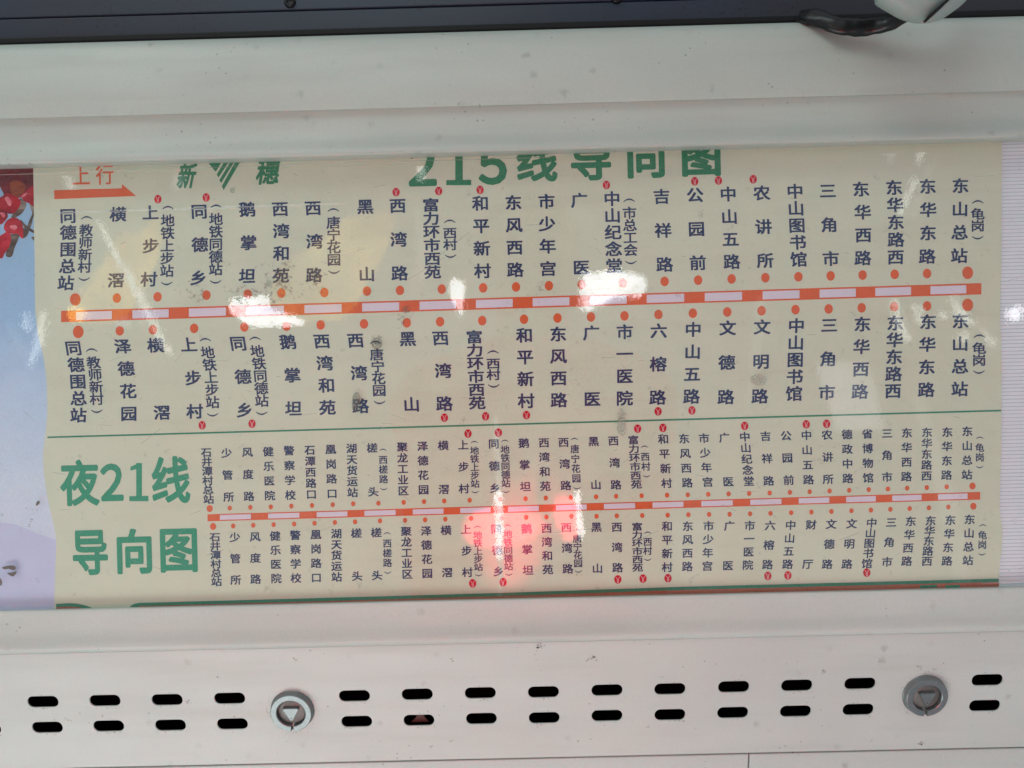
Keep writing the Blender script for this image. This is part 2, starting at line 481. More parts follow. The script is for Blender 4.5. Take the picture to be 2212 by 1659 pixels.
for li, (u, v) in enumerate(locks):
    x, s = onhatch(u - 0, v)
    s -= 0.0008 if True else 0
    ro, ri, h = 0.01235, 0.0085, 0.0036
    # flange ring with a slit at the bottom
    n = 72; slit = 2
    profile = [(ro + 0.0005, 0.00002), (ro + 0.0003, h * 0.30), (ro, h * 0.62), (ro - 0.0001, h - 0.0004), (ro - 0.0005, h), (ri + 0.0004, h), (ri, h - 0.0003), (ri, 0.0002)]
    bm = bmesh.new(); cols = []
    a_start = math.pi / 2 + slit / 2 * math.tau / n; a_end = math.pi / 2 + math.tau - slit / 2 * math.tau / n
    NN = n - slit + 1
    # slit only in the upper part: the outer wall stays whole
    for j in range(NN):
        a = a_start + (a_end - a_start) * j / (NN - 1)
        cols.append([bm.verts.new((x + r * math.cos(a), o_, s + r * math.sin(a))) for r, o_ in profile])
    for c0, c1 in zip(cols, cols[1:]):
        for i in range(len(profile) - 1): bm.faces.new((c0[i], c0[i + 1], c1[i + 1], c1[i]))
    for c0 in (cols[0], cols[-1]): bm.faces.new(c0)
    bmesh.ops.recalc_face_normals(bm, faces=bm.faces)
    ring = bm_obj('lock', bm, STEEL, hatch); by_angle(ring, 35)
    ring['label'] = ['round grey lock with triangular key post between the fourth and fifth slots', 'round grey lock with triangular key post near the right end'][li]
    # floor of the slit and outer skirt
    bm = bmesh.new(); lathe(bm, [(ro + 0.0008, 0.00003), (ro + 0.0006, 0.0006), (ro - 0.0005, 0.0008)], x, s); bm_obj('flange', bm, STEEL, ring, True)
    # recessed core disc
    bm = bmesh.new(); c_ = lathe(bm, [(ri - 0.0006, 0.0002), (ri - 0.0006, h * 0.40), (ri - 0.0009, h * 0.45)], x, s); bm.faces.new(c_[-1])
    bmesh.ops.recalc_face_normals(bm, faces=bm.faces); by_angle(bm_obj('core', bm, STEELC, ring), 40)
    # triangular post
    tri = [(-0.0041, -0.0031), (-0.0046, -0.0024), (-0.0006, 0.0047), (0.0006, 0.0047), (0.0046, -0.0024), (0.0041, -0.0031)]
    bm = bmesh.new()
    lo = [bm.verts.new((x + a * 1.1, h * 0.42, s - 0.0002 + b * 1.1)) for a, b in tri]; hi = [bm.verts.new((x + a, h * 1.0, s - 0.0002 + b)) for a, b in tri]
    for i in range(6): bm.faces.new((lo[i], lo[(i + 1) % 6], hi[(i + 1) % 6], hi[i]))
    bm.faces.new(hi); bmesh.ops.bevel(bm, geom=[e for e in bm.edges if all(q in hi for q in e.verts)], offset=0.00015, segments=2, affect='EDGES')
    bmesh.ops.recalc_face_normals(bm, faces=bm.faces); bm_obj('triangular_post', bm, STEEL, ring)
    n = 14
    hpart('pin_hole', [(x + 0.0004 * math.cos(i / n * math.tau), h * 1.0 + 0.00004, s + 0.0030 + 0.0004 * math.sin(i / n * math.tau)) for i in range(n)], [tuple(range(n))], PIN, ring)

# ------------------------------------------------------------------ panels below the hatch
s_gap = onhatch(1106, 1645)[1]
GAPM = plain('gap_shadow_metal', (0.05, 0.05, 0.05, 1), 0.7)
xs_ = onhatch(1621, 1640)[0]
for (x0, x1, lab) in ((-XW, xs_ - 0.0005, 'pale pinkish metal panel under the hatch, long piece left of the seam'), (xs_ + 0.0003, XW, 'pale pinkish metal panel under the hatch, short piece right of the seam')):
    o = hbox('bottom_panel', x0, x1, -0.0048, -0.0018, s_gap, s_gap + 0.10, PAINT_HATCH, 0.0006, None)
    o.matrix_world = HMw; tag(o, lab, 'metal panel')
o = hbox('backing_rail', -XW, XW, -0.040, -0.0064, s_b + 0.001, s_gap + 0.02, GAPM, 0, None); o.matrix_world = HMw  # dark backing put in for the shade inside the gap
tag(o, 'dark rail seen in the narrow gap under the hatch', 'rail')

# ------------------------------------------------------------------ cable and bracket at the upper right
CABLE = plain('black_sleeve', (0.004, 0.0045, 0.005, 1), 0.34, 0, 0.5, 0.3, 250)
path = [(1728, 52, 0.006, 8), (1738, 36, 0.000, 17), (1758, 37, -0.006, 20), (1785, 46, -0.011, 18), (1815, 57, -0.014, 18), (1848, 59, -0.015, 19), (1880, 58, -0.016, 18), (1915, 52, -0.020, 17), (1950, 36, -0.028, 16), (1985, 10, -0.040, 16)]
pp = smooth_line([Vector((a, b, c * 1000, d)) for a, b, c, d in path], 6)
bm = bmesh.new(); pr = None; n = 18
pts = [(P(a, b, c / 1000), d * K * ((c / 1000 + DIST) / DIST)) for a, b, c, d in pp]
for i, (c, r) in enumerate(pts):
    t = (pts[min(i + 1, len(pts) - 1)][0] - pts[max(i - 1, 0)][0]).normalized()
    a1 = t.cross(Vector((0, 1, 0))).normalized(); a2 = t.cross(a1).normalized()
    cur = []
    for k in range(n):
        a = k / n * math.tau; rr = r * (1 + 0.05 * math.sin(3 * a + i * 0.5) + 0.03 * math.sin(i * 1.3))
        cur.append(bm.verts.new(c + a1 * rr * math.cos(a) + a2 * rr * 0.62 * math.sin(a)))
    if pr:
        for k in range(n): bm.faces.new((pr[k], pr[(k + 1) % n], cur[(k + 1) % n], cur[k]))
    else: bm.faces.new(cur)
    pr = cur
bm.faces.new(pr); bmesh.ops.recalc_face_normals(bm, faces=bm.faces)
o = bm_obj('sleeved_cable', bm, CABLE, None, True)
tag(o, 'thick black sleeved cable sagging over the edge of the upper trim', 'cable')

BRK = plain('pale_grey_green_plastic', srgb(150, 166, 161), 0.45, 0, 0.5, 0.06)
by = -0.055
outl = [(1886, -60), (1889, 2), (1893, 12), (1915, 26), (1945, 42), (1975, 50), (2005, 50), (2030, 43), (2052, 30), (2088, 0), (2130, -60)]
sm = smooth_line(outl, 8)
bm = bmesh.new(); lay = []
for sc_, dy in ((0.86, 0.034), (0.97, 0.022), (1.0, 0.012), (0.985, 0.005), (0.93, -0.0005), (0.83, -0.004), (0.65, -0.0065), (0.4, -0.008)):
    row = []
    for a, b in sm:
        row.append(bm.verts.new(P(1995 + (a - 1995) * sc_, -60 + (b + 60) * sc_, by + dy)))
    lay.append(row)
for a, b in zip(lay, lay[1:]):
    for i in range(len(a) - 1): bm.faces.new((a[i], a[i + 1], b[i + 1], b[i]))
bm.faces.new(lay[-1]); bmesh.ops.recalc_face_normals(bm, faces=bm.faces)
brk = bm_obj('device_housing', bm, BRK, None, True)
tag(brk, 'blurred pale grey rounded device housing hanging in front of the cable', 'device')
a0, a1 = Vector((2016, 30)), Vector((2058, -10)); d = (a1 - a0).normalized(); nn = Vector((-d.y, d.x)) * 3.0
gy = by - 0.0105
g = [P(*(a0 - nn), gy), P(*(a0 + nn), gy), P(*(a1 + nn), gy), P(*(a1 - nn), gy)]
a0, a1 = Vector((2001, 40)), Vector((2052, -16))
bk = [Vector((p.x, gy + 0.008, p.z)) for p in g]
mesh_obj('slot_groove', g + bk, [(0, 1, 2, 3), (0, 4, 5, 1), (1, 5, 6, 2), (2, 6, 7, 3), (3, 7, 4, 0)], RUBBER, brk)

# ------------------------------------------------------------------ sheets behind the clear cover
# ribbed white backing sheet
m = M('ribbed_white_plastic')
wv = m.node('TexWave', wave_type='BANDS', bands_direction='Z', wave_profile='SIN'); wv.inputs['Scale'].default_value = 143.0
wv.inputs['Distortion'].default_value = 0.0; m.link(m.co.outputs['Object'], wv.inputs['Vector'])
cc = m.mix(m.rampf(wv.outputs['Fac'], 0.80, 0.98), srgb(232, 235, 241), srgb(184, 190, 204))
m.base(m.mix(m.rampf(m.noise(20, 3), 0.4, 0.7, 0, 0.3), cc, srgb(220, 218, 226)), 0.4)
m.bump(wv.outputs['Fac'], 0.0001, 0.6)
RIB = m.m
zt, zb = Z(285, 0.002), Z(1330, 0.002)
x0 = P(2140, 800, 0.002).x
o = box_part('ribbed_backing_sheet', x0, XW, 0.0012, 0.004, zb, zt, RIB, None, 0)
tag(o, 'white ribbed plastic backing sheet showing right of the cream poster', 'plastic sheet')

# blue flower poster on the left
m = M('blue_poster_print')
sep = m.node('SeparateXYZ'); m.link(m.co.outputs['Object'], sep.inputs[0])
f_ = m.rampf(sep.outputs[2], Z(1320), Z(360))
cl = m.noise(14, 4, 0.55, m.mapped((1, 1, 1.5)))
cc = m.ramp(m.math('ADD', f_, m.rampf(cl, 0.3, 0.7, -0.06, 0.06)), [(0.0, srgb(214, 222, 240)), (0.3, srgb(214, 228, 243)), (0.5, srgb(192, 216, 240)), (0.68, srgb(158, 196, 230)), (1.0, srgb(150, 190, 220))])
g_ = m.noise(1000, 2)
m.base(m.mix(m.rampf(g_, 0.3, 0.7, 0, 0.12), cc, srgb(110, 130, 160)), 0.5, 0, 0.25)
BLUE = m.m
flower = empty('flower_poster', P(40, 1300, 0.001))
tag(flower, 'sky blue poster with red kapok flowers and lilac hill at left', 'poster')
FI = Matrix.Translation(flower.location).inverted()


def keep(o, parent):
    o.parent = parent; o.matrix_parent_inverse = Matrix.Translation(parent.location).inverted(); return o


keep(box_part('printed_sheet', -XW, P(150, 800, 0).x, 0.00048, 0.0030, zb, zt, BLUE, None, 0), flower)
HILL = ink('lilac_hill_ink', srgb(199, 207, 235), 0.05)
fy = 0.00044
keep(flat('hill', smooth_line([(-60, 1124), (0, 1129), (33, 1133), (73, 1149), (122, 1167), (150, 1180)], 4) + [(150, 1335), (-60, 1335)], fy, HILL, None), flower)
fl = lambda pts: [(a * 0.16537, b * 0.16537 + 329.2) for a, b in pts]


def petal_mat(name, a, b, c, sc=110, rot=0.6):
    m = M(name)
    n_ = m.noise(sc, 4, 0.6, m.mapped((0.35, 1, 1), (0, 0, 0), (0, rot, 0)))
    m.base(m.ramp(m.rampf(n_, 0.3, 0.7), [(0.0, a), (0.55, b), (1.0, c)]), 0.6, 0, 0.2); return m.m


PA = petal_mat('petal_crimson_print', srgb(128, 18, 34), srgb(176, 26, 44), srgb(206, 60, 76))
PD = petal_mat('petal_dark_print', srgb(80, 24, 34), srgb(120, 30, 42), srgb(150, 50, 50), 70, 1.4)
PK = petal_mat('petal_highlight_print', srgb(196, 70, 88), srgb(218, 120, 134), srgb(230, 170, 176), 160, 0.2)
PO = petal_mat('stamen_print', srgb(120, 50, 36), srgb(150, 74, 46), srgb(120, 44, 40), 190, 1.2)
BR = petal_mat('branch_print', srgb(60, 46, 42), srgb(96, 84, 76), srgb(150, 140, 130), 170, 0.9)
shapes = [
    ('blossom', PD, [(-120, 200), (430, 200), (455, 450), (380, 520), (300, 560), (200, 620), (120, 560), (60, 560), (0, 450), (-60, 400), (-120, 380)], 0),
    ('stamen', PO, [(130, 400), (230, 370), (330, 430), (300, 540), (220, 610), (160, 560)], 1),
    ('bud_stalk', BR, [(260, 600), (335, 650), (335, 720), (270, 810), (170, 860), (150, 830), (220, 740), (260, 680)], 1),
    ('petal', PA, [(-60, 600), (20, 580), (70, 540), (140, 545), (262, 620), (258, 700), (190, 790), (110, 800), (20, 755), (-60, 700)], 2),
    ('petal', PA, [(262, 575), (340, 500), (450, 430), (466, 560), (462, 712), (380, 665), (320, 640), (290, 600)], 2),
    ('petal', PA, [(-120, 720), (0, 740), (70, 770), (104, 830), (60, 900), (0, 945), (-120, 930)], 2),
    ('branch', BR, [(380, 650), (440, 690), (470, 780), (430, 860), (400, 975), (350, 990), (385, 880), (420, 800), (398, 720)], 1),
    ('branch', BR, [(270, 880), (300, 910), (360, 965), (470, 1040), (470, 1066), (410, 1040), (340, 1000), (280, 930)], 2),
    ('bud', BR, [(300, 990), (370, 1010), (370, 1060), (330, 1110), (290, 1110)], 1),
    ('bud', BR, [(410, 1110), (466, 1100), (462, 1160), (430, 1140)], 1),
    ('bud_stalk', BR, [(130, 1080), (250, 1070), (240, 1130), (190, 1250), (160, 1350), (110, 1370), (75, 1340), (100, 1230)], 1),
    ('petal', PA, [(50, 970), (90, 890), (180, 850), (265, 890), (300, 985), (302, 1120), (270, 1110), (230, 1065), (130, 1060), (70, 1030)], 3),
    ('petal', PA, [(-120, 1150), (0, 1090), (104, 1030), (140, 1090), (128, 1215), (60, 1320), (25, 1385), (-60, 1370), (-120, 1360)], 3),
    ('highlight', PK, [(60, 600), (100, 580), (150, 640), (140, 700), (110, 690), (80, 640)], 4),
    ('highlight', PK, [(280, 570), (330, 535), (350, 540), (310, 585)], 4),
    ('highlight', PK, [(130, 960), (200, 950), (225, 985), (190, 1010), (140, 995)], 4),
    ('highlight', PK, [(0, 790), (50, 790), (70, 830), (40, 850)], 4)]
for nm, mt, pts, lv in shapes:
    keep(flat(nm, [(u, max(v, 326)) for u, v in fl(smooth_loop(pts, 4))], fy - 0.00004 * lv, mt, None), flower)

# ------------------------------------------------------------------ the cream route poster
poster = empty('route_poster', P(1130, 1310, 0))
tag(poster, 'cream bus route poster printed with navy Chinese stop names and orange lines', 'poster')
left = [(71, 300), (71.7, 362), (73, 430), (73.5, 496), (75, 560), (75, 600), (76, 662), (78, 690), (83, 725), (93, 768), (99, 810), (101, 840), (102, 891), (98, 935), (93.5, 975), (93.5, 1005), (97, 1040), (104, 1083), (115, 1130), (121, 1166), (120.5, 1200), (119, 1233), (117.5, 1290), (117, 1335)]
right = [(2157.5, 1335), (2158, 1267), (2159, 1225), (2163, 1190), (2165, 1149), (2163, 1130), (2159.7, 1100), (2160, 1060), (2163, 950), (2163.5, 800), (2162.5, 735), (2160.5, 690), (2161, 640), (2163, 560), (2164, 420), (2164, 300)]
outl = smooth_line(left, 3) + smooth_line(right, 3)
bm = bmesh.new()
fr = [bm.verts.new(P(a, b, 0)) for a, b in outl]; bk = [bm.verts.new(P(a, b, 0) + Vector((0, 0.00045, 0))) for a, b in outl]
for i in range(len(outl)):
    j = (i + 1) % len(outl); bm.faces.new((fr[i], fr[j], bk[j], bk[i]))
for t in tessellate_polygon([[Vector((q.co.x, q.co.z, 0)) for q in fr]]): bm.faces.new([fr[i] for i in t])
bmesh.ops.recalc_face_normals(bm, faces=bm.faces)
keep(bm_obj('printed_sheet', bm, CREAM), poster)

IY = -0.00006        # the height of the print over the sheet
IY2 = -0.00012
GL = {}


def glyph(ch, bold=0.014):
    key = (ch, bold)
    if key not in GL:
        c = bpy.data.curves.new('g', 'FONT'); c.body = ch; c.resolution_u = 3
        o = bpy.data.objects.new('g', c); COL.objects.link(o)
        me = bpy.data.meshes.new_from_object(o.evaluated_get(bpy.context.evaluated_depsgraph_get()))
        base = [(v.co.x, v.co.y) for v in me.vertices]; fcs = [tuple(p.vertices) for p in me.polygons]; vs_, fs_ = [], []
        # heavier strokes: the outline laid down a few times, shifted by the ink spread, each pass a few microns above the last
        passes = [(math.cos(i * math.tau / 14), math.sin(i * math.tau / 14)) for i in range(14)] + [(0, 0)] if bold > 0.0285 else [(1, .8), (-1, .8), (1, -.8), (-1, -.8), (0, 0)] if bold else [(0, 0)]
        for k, (sx, sy) in enumerate(passes):
            b0 = len(vs_); vs_ += [(a + sx * bold, b_ + sy * bold, -4e-6 * k) for a, b_ in base]; fs_ += [tuple(b0 + i for i in f) for f in fcs]
        GL[key] = (vs_, fs_)
        bpy.data.objects.remove(o); bpy.data.curves.remove(c); bpy.data.meshes.remove(me)
    return GL[key]


def text_column(chars, top_, bot, em, h, mat, mid=None, bold=0.014, name='stop_name'):
    """one printed column of characters; ( and ) are drawn as the lying brackets of vertical setting"""
    n = len(chars); vs, fs = [], []
    T, B = P(*top_, IY), P(*bot, IY)
    Mi = P(*mid, IY) if mid else (T + B) / 2
    pitch = abs((T.z - B.z)) / max(n - 1, 1) / K
    hh = min(h, pitch * 1.04) if n > 1 else h

    def pos(t):
        q = T * (2 * (t - .5) * (t - 1)) + Mi * (4 * t * (1 - t)) + B * (2 * t * (t - .5))
        q.z = T.z + (B.z - T.z) * t; q.y = IY; return q
    for i, ch in enumerate(chars):
        t = i / max(n - 1, 1); c = pos(t); e = pos(min(t + .02, 1.0)); d0 = pos(max(t - .02, 0.0))
        lean = (d0.x - e.x) / (d0.z - e.z) if n > 1 else 0
        lean = max(-0.25, min(0.25, lean)) * 0.8
        b = len(vs)
        if ch in '()':
            s_ = 1 if ch == '(' else -1; m_ = 9; wd = em * 0.78 * K; bow = em * 0.17 * K; th = em * 0.115 * K
            for k in range(m_ + 1):
                a = k / m_ * 2 - 1; yy = -bow * (a * a) + bow * 0.5; tt = th * (1 - 0.35 * abs(a))
                for q in (tt / 2, -tt / 2):
                    dx, dz = a * wd / 2, s_ * (yy + q); vs.append((c.x + dx + lean * dz, IY, c.z + dz))
            for k in range(m_): fs.append((b + 2 * k, b + 2 * k + 1, b + 2 * k + 3, b + 2 * k + 2))
            continue
        gv_, gf_ = glyph(ch, bold)
        for gx, gy, gl_ in gv_:
            dx, dz = (gx - 0.5) * em * K, (gy - 0.385) * hh * K
            vs.append((c.x + dx + lean * dz, IY + gl_, c.z + dz))
        fs += [tuple(b + k for k in f) for f in gf_]
    return keep(mesh_obj(name, vs, fs, mat), poster)


def fit(ch, u0, v0, u1, v1, mat, bold=0.02, shear=0.0, name='title_character', y=IY):
    """one character fitted to its box in the title"""
    gv_, gf_ = glyph(ch, bold)
    x0, x1 = min(q[0] for q in gv_), max(q[0] for q in gv_); y0, y1 = min(q[1] for q in gv_), max(q[1] for q in gv_)
    c = P((u0 + u1) / 2, (v0 + v1) / 2, y); W, H = (u1 - u0) * K, (v1 - v0) * K
    vs = []
    for a, b, gl_ in gv_:
        dz = ((b - y0) / (y1 - y0) - .5) * H; dx = ((a - x0) / (x1 - x0) - .5) * (W - abs(shear) * H) + shear * dz; vs.append((c.x + dx, y + gl_, c.z + dz))
    return keep(mesh_obj(name, vs, [tuple(f) for f in gf_], mat), poster)


A1 = [('同德围总站', 146.7, 465.9, 142.3, 610.9, 147, 538), ('横滘', 255, 462.5, 250.7, 605.2), ('上步村', 325, 459, 321.7, 603, 325.5, 531), ('同德乡', 430, 456.5, 428.5, 600, 431.7, 528),
      ('鹅掌坦', 534, 452, 534, 596, 537, 526), ('西湾和苑', 605, 451, 606.7, 595, 608, 523), ('西湾路', 676, 449, 678.5, 594, 679.5, 521), ('黑山', 789, 446, 792.3, 592),
      ('西湾路', 859, 444, 863.3, 590), ('富力环市西苑', 930.6, 442.5, 934.6, 587.5), ('和平新村', 1038, 439, 1042.3, 585), ('东风西路', 1109, 437.5, 1113, 582.5),
      ('市少年宫', 1180.6, 435, 1184, 580), ('广医', 1251.3, 432.5, 1255.6, 577.5), ('中山纪念堂', 1322, 429, 1326.6, 574), ('吉祥路', 1429, 424, 1435.6, 571),
      ('公园前', 1501.4, 421, 1507.4, 567.5), ('中山五路', 1573, 419, 1580.7, 565), ('农讲所', 1645.4, 416.5, 1653, 562.5), ('中山图书馆', 1717.4, 413, 1725.4, 560),
      ('三角市', 1788, 412, 1794.7, 558.5), ('东华西路', 1859.7, 408.5, 1864, 557, 1864.5, 483), ('东华东路西', 1931.4, 405, 1934.7, 555, 1935, 480), ('东华东路', 2004, 402.5, 2003, 553.5, 2005, 478),
      ('东山总站', 2074.7, 401, 2072, 552)]
A1s = [('(教师新村)', 187, 470.9, 181.7, 602.5), ('(地铁上步站)', 362.7, 449, 360, 612), ('(地铁同德站)', 466.7, 446, 465.7, 608.5), ('(唐宁花园)', 720, 454, 721.7, 587.5),
       ('(西村)', 971.3, 478.5, 973.3, 553), ('(市总工会)', 1359, 433, 1363, 566.5), ('(龟岗)', 2112, 436.5, 2112, 513)]
A2 = [('同德围总站', 158.3, 751.6, 169.3, 896.6, 168, 823.3), ('泽德花园', 265, 747.6, 278.3, 893.3, 275, 820), ('横滘', 336, 745.6, 350, 891), ('上步村', 407.3, 744.3, 420.7, 888.3, 417.3, 816),
      ('同德乡', 514.3, 741.6, 528.3, 885.6, 525, 813), ('鹅掌坦', 621.7, 738.3, 634, 882.3, 631.6, 810), ('西湾和苑', 695, 736.6, 707.3, 880, 704, 808), ('西湾路', 768, 735, 779, 876.6, 775.6, 805),
      ('黑山', 880.6, 731.6, 889, 873.3), ('西湾路', 951.6, 730, 960, 871.6, 957.3, 800), ('富力环市西苑', 1024.6, 727.6, 1030.6, 870), ('和平新村', 1133, 724, 1136.6, 865.6),
      ('东风西路', 1205.6, 721.6, 1207.3, 864), ('广医', 1277.3, 719, 1279, 861.6), ('市一医院', 1349.6, 716.6, 1349, 860), ('六榕路', 1423, 714.3, 1420.6, 858.3),
      ('中山五路', 1497.4, 711.6, 1493.7, 856), ('文德路', 1572, 708.3, 1568, 857.3), ('文明路', 1646.4, 706, 1641.4, 855.6), ('中山图书馆', 1720.4, 703.3, 1715.4, 850),
      ('三角市', 1791.4, 702.3, 1786.4, 847.6), ('东华西路', 1863, 700, 1857.4, 845.6), ('东华东路西', 1934, 697.6, 1929, 844), ('东华东路', 2004.7, 695, 2000.7, 841.6), ('东山总站', 2074.7, 693.3, 2073, 840)]
A2s = [('(教师新村)', 197.7, 756.6, 209, 888, 206.5, 822), ('(地铁上步站)', 443.3, 734.3, 459.3, 895.6, 456, 822), ('(地铁同德站)', 550.7, 731.6, 565.7, 892.3, 562.5, 818), ('(唐宁花园)', 811.3, 740, 820, 869, 817, 805),
       ('(西村)', 1065, 761, 1066.6, 833.3), ('(龟岗)', 2115.4, 726.6, 2114.7, 803.3)]
N1 = [('石井潭村总站', 445.7, 977, 450.7, 1078.3), ('少管所', 489.3, 978.3, 494, 1073.3), ('风度路', 534.3, 976.6, 537.7, 1072), ('健乐医院', 579.3, 975.3, 582.7, 1070.3), ('警察学校', 624.3, 973.3, 627.3, 1069.3),
      ('石潭西路口', 669.3, 972, 672.7, 1067.6), ('凰岗路口', 714.3, 970.3, 717.3, 1066), ('湖天货运站', 759.6, 968.6, 761.6, 1063.6), ('槎头', 804, 967.6, 806.3, 1062), ('聚龙工业区', 869, 965.3, 871.3, 1060),
      ('泽德花园', 913, 963.6, 915, 1057.6), ('横滘', 957.3, 962, 959, 1057), ('上步村', 1000.6, 961, 1002.3, 1055.3), ('同德乡', 1066.6, 958.6, 1069, 1054.3), ('鹅掌坦', 1131.6, 957, 1135, 1051),
      ('西湾和苑', 1175, 956, 1178, 1050), ('西湾路', 1217.3, 955.3, 1222.3, 1048.6), ('黑山', 1282.3, 953.3, 1287.3, 1047), ('西湾路', 1325, 952, 1330.6, 1047), ('富力环市西苑', 1368.3, 950.3, 1374.6, 1046),
      ('和平新村', 1433, 948.3, 1440, 1043.6), ('东风西路', 1477.7, 947.6, 1484.7, 1042.6), ('市少年宫', 1520.7, 946.6, 1528.7, 1041), ('广医', 1564.7, 945.3, 1573, 1040.3), ('中山纪念堂', 1609, 943.3, 1617.4, 1039.3),
      ('吉祥路', 1653.7, 942, 1660.4, 1038.6), ('公园前', 1698, 941, 1703.7, 1037), ('中山五路', 1742, 940, 1746.4, 1036), ('农讲所', 1786.4, 939.3, 1789, 1035), ('德政中路', 1829.7, 938.3, 1831.4, 1033.3),
      ('省博物馆', 1873.7, 937, 1875.4, 1032), ('三角市', 1916.4, 936, 1916.4, 1030.3), ('东华西路', 1959, 935, 1958, 1029.3), ('东华东路西', 2002.4, 934, 2001.4, 1027.6), ('东华东路', 2046.4, 933.3, 2044.7, 1026),
      ('东山总站', 2089.7, 931.6, 2088.7, 1025.3)]
N1s = [('(西槎路)', 827.3, 972, 829, 1056), ('(地铁上步站)', 1024.6, 955.3, 1026.6, 1062.6), ('(地铁同德站)', 1090.6, 952.6, 1093.3, 1062), ('(唐宁花园)', 1240.6, 948.6, 1246.3, 1054.3), ('(西村)', 1392.3, 965.3, 1396.6, 1028.3), ('(龟岗)', 2116.4, 946, 2116.4, 1008.6)]
N2 = [('石井潭村总站', 464.3, 1160, 467.7, 1256.6), ('少管所', 507.3, 1160.3, 509.3, 1252.6), ('风度路', 551, 1159.3, 552.3, 1251), ('健乐医院', 594.3, 1157.6, 596.7, 1249.3), ('警察学校', 637.7, 1156, 639.3, 1248.6),
      ('凰岗路口', 682.3, 1154.3, 683.3, 1247.6), ('湖天货运站', 726.7, 1152.6, 727.3, 1246), ('槎头', 770, 1151.6, 771.3, 1244.3), ('槎头', 813, 1150.3, 814.6, 1242.6), ('聚龙工业区', 877.3, 1147.6, 879.6, 1240),
      ('泽德花园', 920.6, 1146.6, 923, 1238.3), ('横滘', 963.3, 1145.3, 966.3, 1236.6), ('上步村', 1006.6, 1143.3, 1009.6, 1236), ('同德乡', 1071.6, 1142.6, 1076.6, 1234.3), ('鹅掌坦', 1137.3, 1142, 1140.6, 1231.6),
      ('西湾和苑', 1180.6, 1141, 1183.3, 1230), ('西湾路', 1223.3, 1139.3, 1226.6, 1228.6), ('黑山', 1288.3, 1138.6, 1290.6, 1227.6), ('西湾路', 1332.3, 1138.3, 1334, 1226), ('富力环市西苑', 1376.3, 1137.6, 1377.3, 1226),
      ('和平新村', 1441.3, 1136.6, 1441.3, 1225), ('东风西路', 1485.7, 1136.6, 1484.7, 1223.6), ('市少年宫', 1530.7, 1136, 1528, 1222.6), ('广医', 1575.7, 1136, 1572.4, 1221.6), ('市一医院', 1619.7, 1135.3, 1615.4, 1220.3),
      ('六榕路', 1663.7, 1135, 1658, 1219.3), ('中山五路', 1708, 1134.3, 1701.4, 1218.6), ('财厅', 1752.4, 1133.3, 1744.7, 1218.3), ('文德路', 1795.7, 1132, 1787, 1218.6), ('文明路', 1839.7, 1131, 1829.7, 1218.3),
      ('中山图书馆', 1883, 1129.3, 1873, 1217), ('三角市', 1925.4, 1128.3, 1916.4, 1213.6), ('东华西路', 1967.4, 1126, 1958.7, 1212), ('东华东路西', 2010.4, 1125, 2002.4, 1212), ('东华东路', 2053, 1123.6, 2045.7, 1211.6),
      ('东山总站', 2094.7, 1122, 2090.7, 1210.3)]
N2s = [('(西槎路)', 836.3, 1152.6, 837.3, 1236.6), ('(地铁上步站)', 1031.3, 1138.6, 1034, 1242), ('(地铁同德站)', 1096.6, 1136, 1099, 1241), ('(唐宁花园)', 1246.3, 1146, 1249.6, 1234.3), ('(西村)', 1399, 1151, 1399, 1208.6), ('(龟岗)', 2123, 1135.3, 2121.4, 1197)]
for rows, em, h, bold in ((A1, 37, 33.5, 0.027), (A2, 37, 33.5, 0.027), (A1s, 31, 28.5, 0.023), (A2s, 31, 28.5, 0.023), (N1, 24, 22, 0.024), (N2, 24, 22, 0.024), (N1s, 20, 19.5, 0.021), (N2s, 20, 19.5, 0.021)):
    for r in rows:
        text_column(r[0], (r[1], r[2]), (r[3], r[4]), em, h, NAVY, (r[5], r[6]) if len(r) > 5 else None, bold, 'stop_name' if r[0][0] != '(' else 'bracketed_name')

# titles
def fit_digit(ch, u0, v0, u1, v1, mat, bold):
    if ch != '1': return fit({'2': '２', '5': '５'}.get(ch, ch), u0, v0, u1, v1, mat, bold)
    W, H = u1 - u0, v1 - v0; q = lambda x, y: P(u0 + x * W, v0 + y * H, IY)
    vs = [q(*p) for p in ((.36, .0), (.66, .0), (.66, .87), (.36, .87), (.0, .87), (1, .86), (1, 1), (.0, 1), (.06, .10), (.36, .03), (.36, .16), (.06, .20), (.66, .862), (.36, .865))]
    return keep(mesh_obj('title_character', vs, [(0, 3, 2, 1), (4, 7, 6, 5), (8, 11, 10, 9)], mat), poster)


for ch, *b in (('夜', 129.3, 992.6, 215, 1093.3), ('2', 216.7, 1001, 266.7, 1082.6), ('1', 279.3, 1000.3, 320.7, 1082.6), ('线', 327.3, 985.3, 410.7, 1087.6), ('导', 156.7, 1145, 233.3, 1242.6), ('向', 252.3, 1141.6, 328.3, 1240), ('图', 345.7, 1141.6, 426.7, 1236.6)):
    fit_digit(ch, *b, GREEN_N, 0.03)
for ch, *b in (('2', 881, 316, 943, 402.5), ('1', 964, 316, 1018, 400), ('5', 1033, 314, 1095, 399.5), ('线', 1115.6, 305, 1204, 393), ('导', 1233, 304, 1320, 390), ('向', 1355, 298, 1435.6, 385), ('图', 1472.7, 297, 1556.4, 381)):
    fit_digit(ch, *b, GREEN_T, 0.034)
fit('上', 156.7, 358, 194, 398.5, ORANGE, 0.012, name='heading_character'); fit('行', 206.7, 354, 245.3, 399, ORANGE, 0.012, name='heading_character')
aw = [P(a, b, IY) for a, b in ((116.7, 410.9), (263.3, 406.7), (263.3, 424.6), (117.3, 430.2), (263.3, 397.5), (294, 423.4))]
keep(mesh_obj('direction_arrow', aw, [(0, 3, 2, 1), (4, 1, 2, 5)], ORANGE), poster)
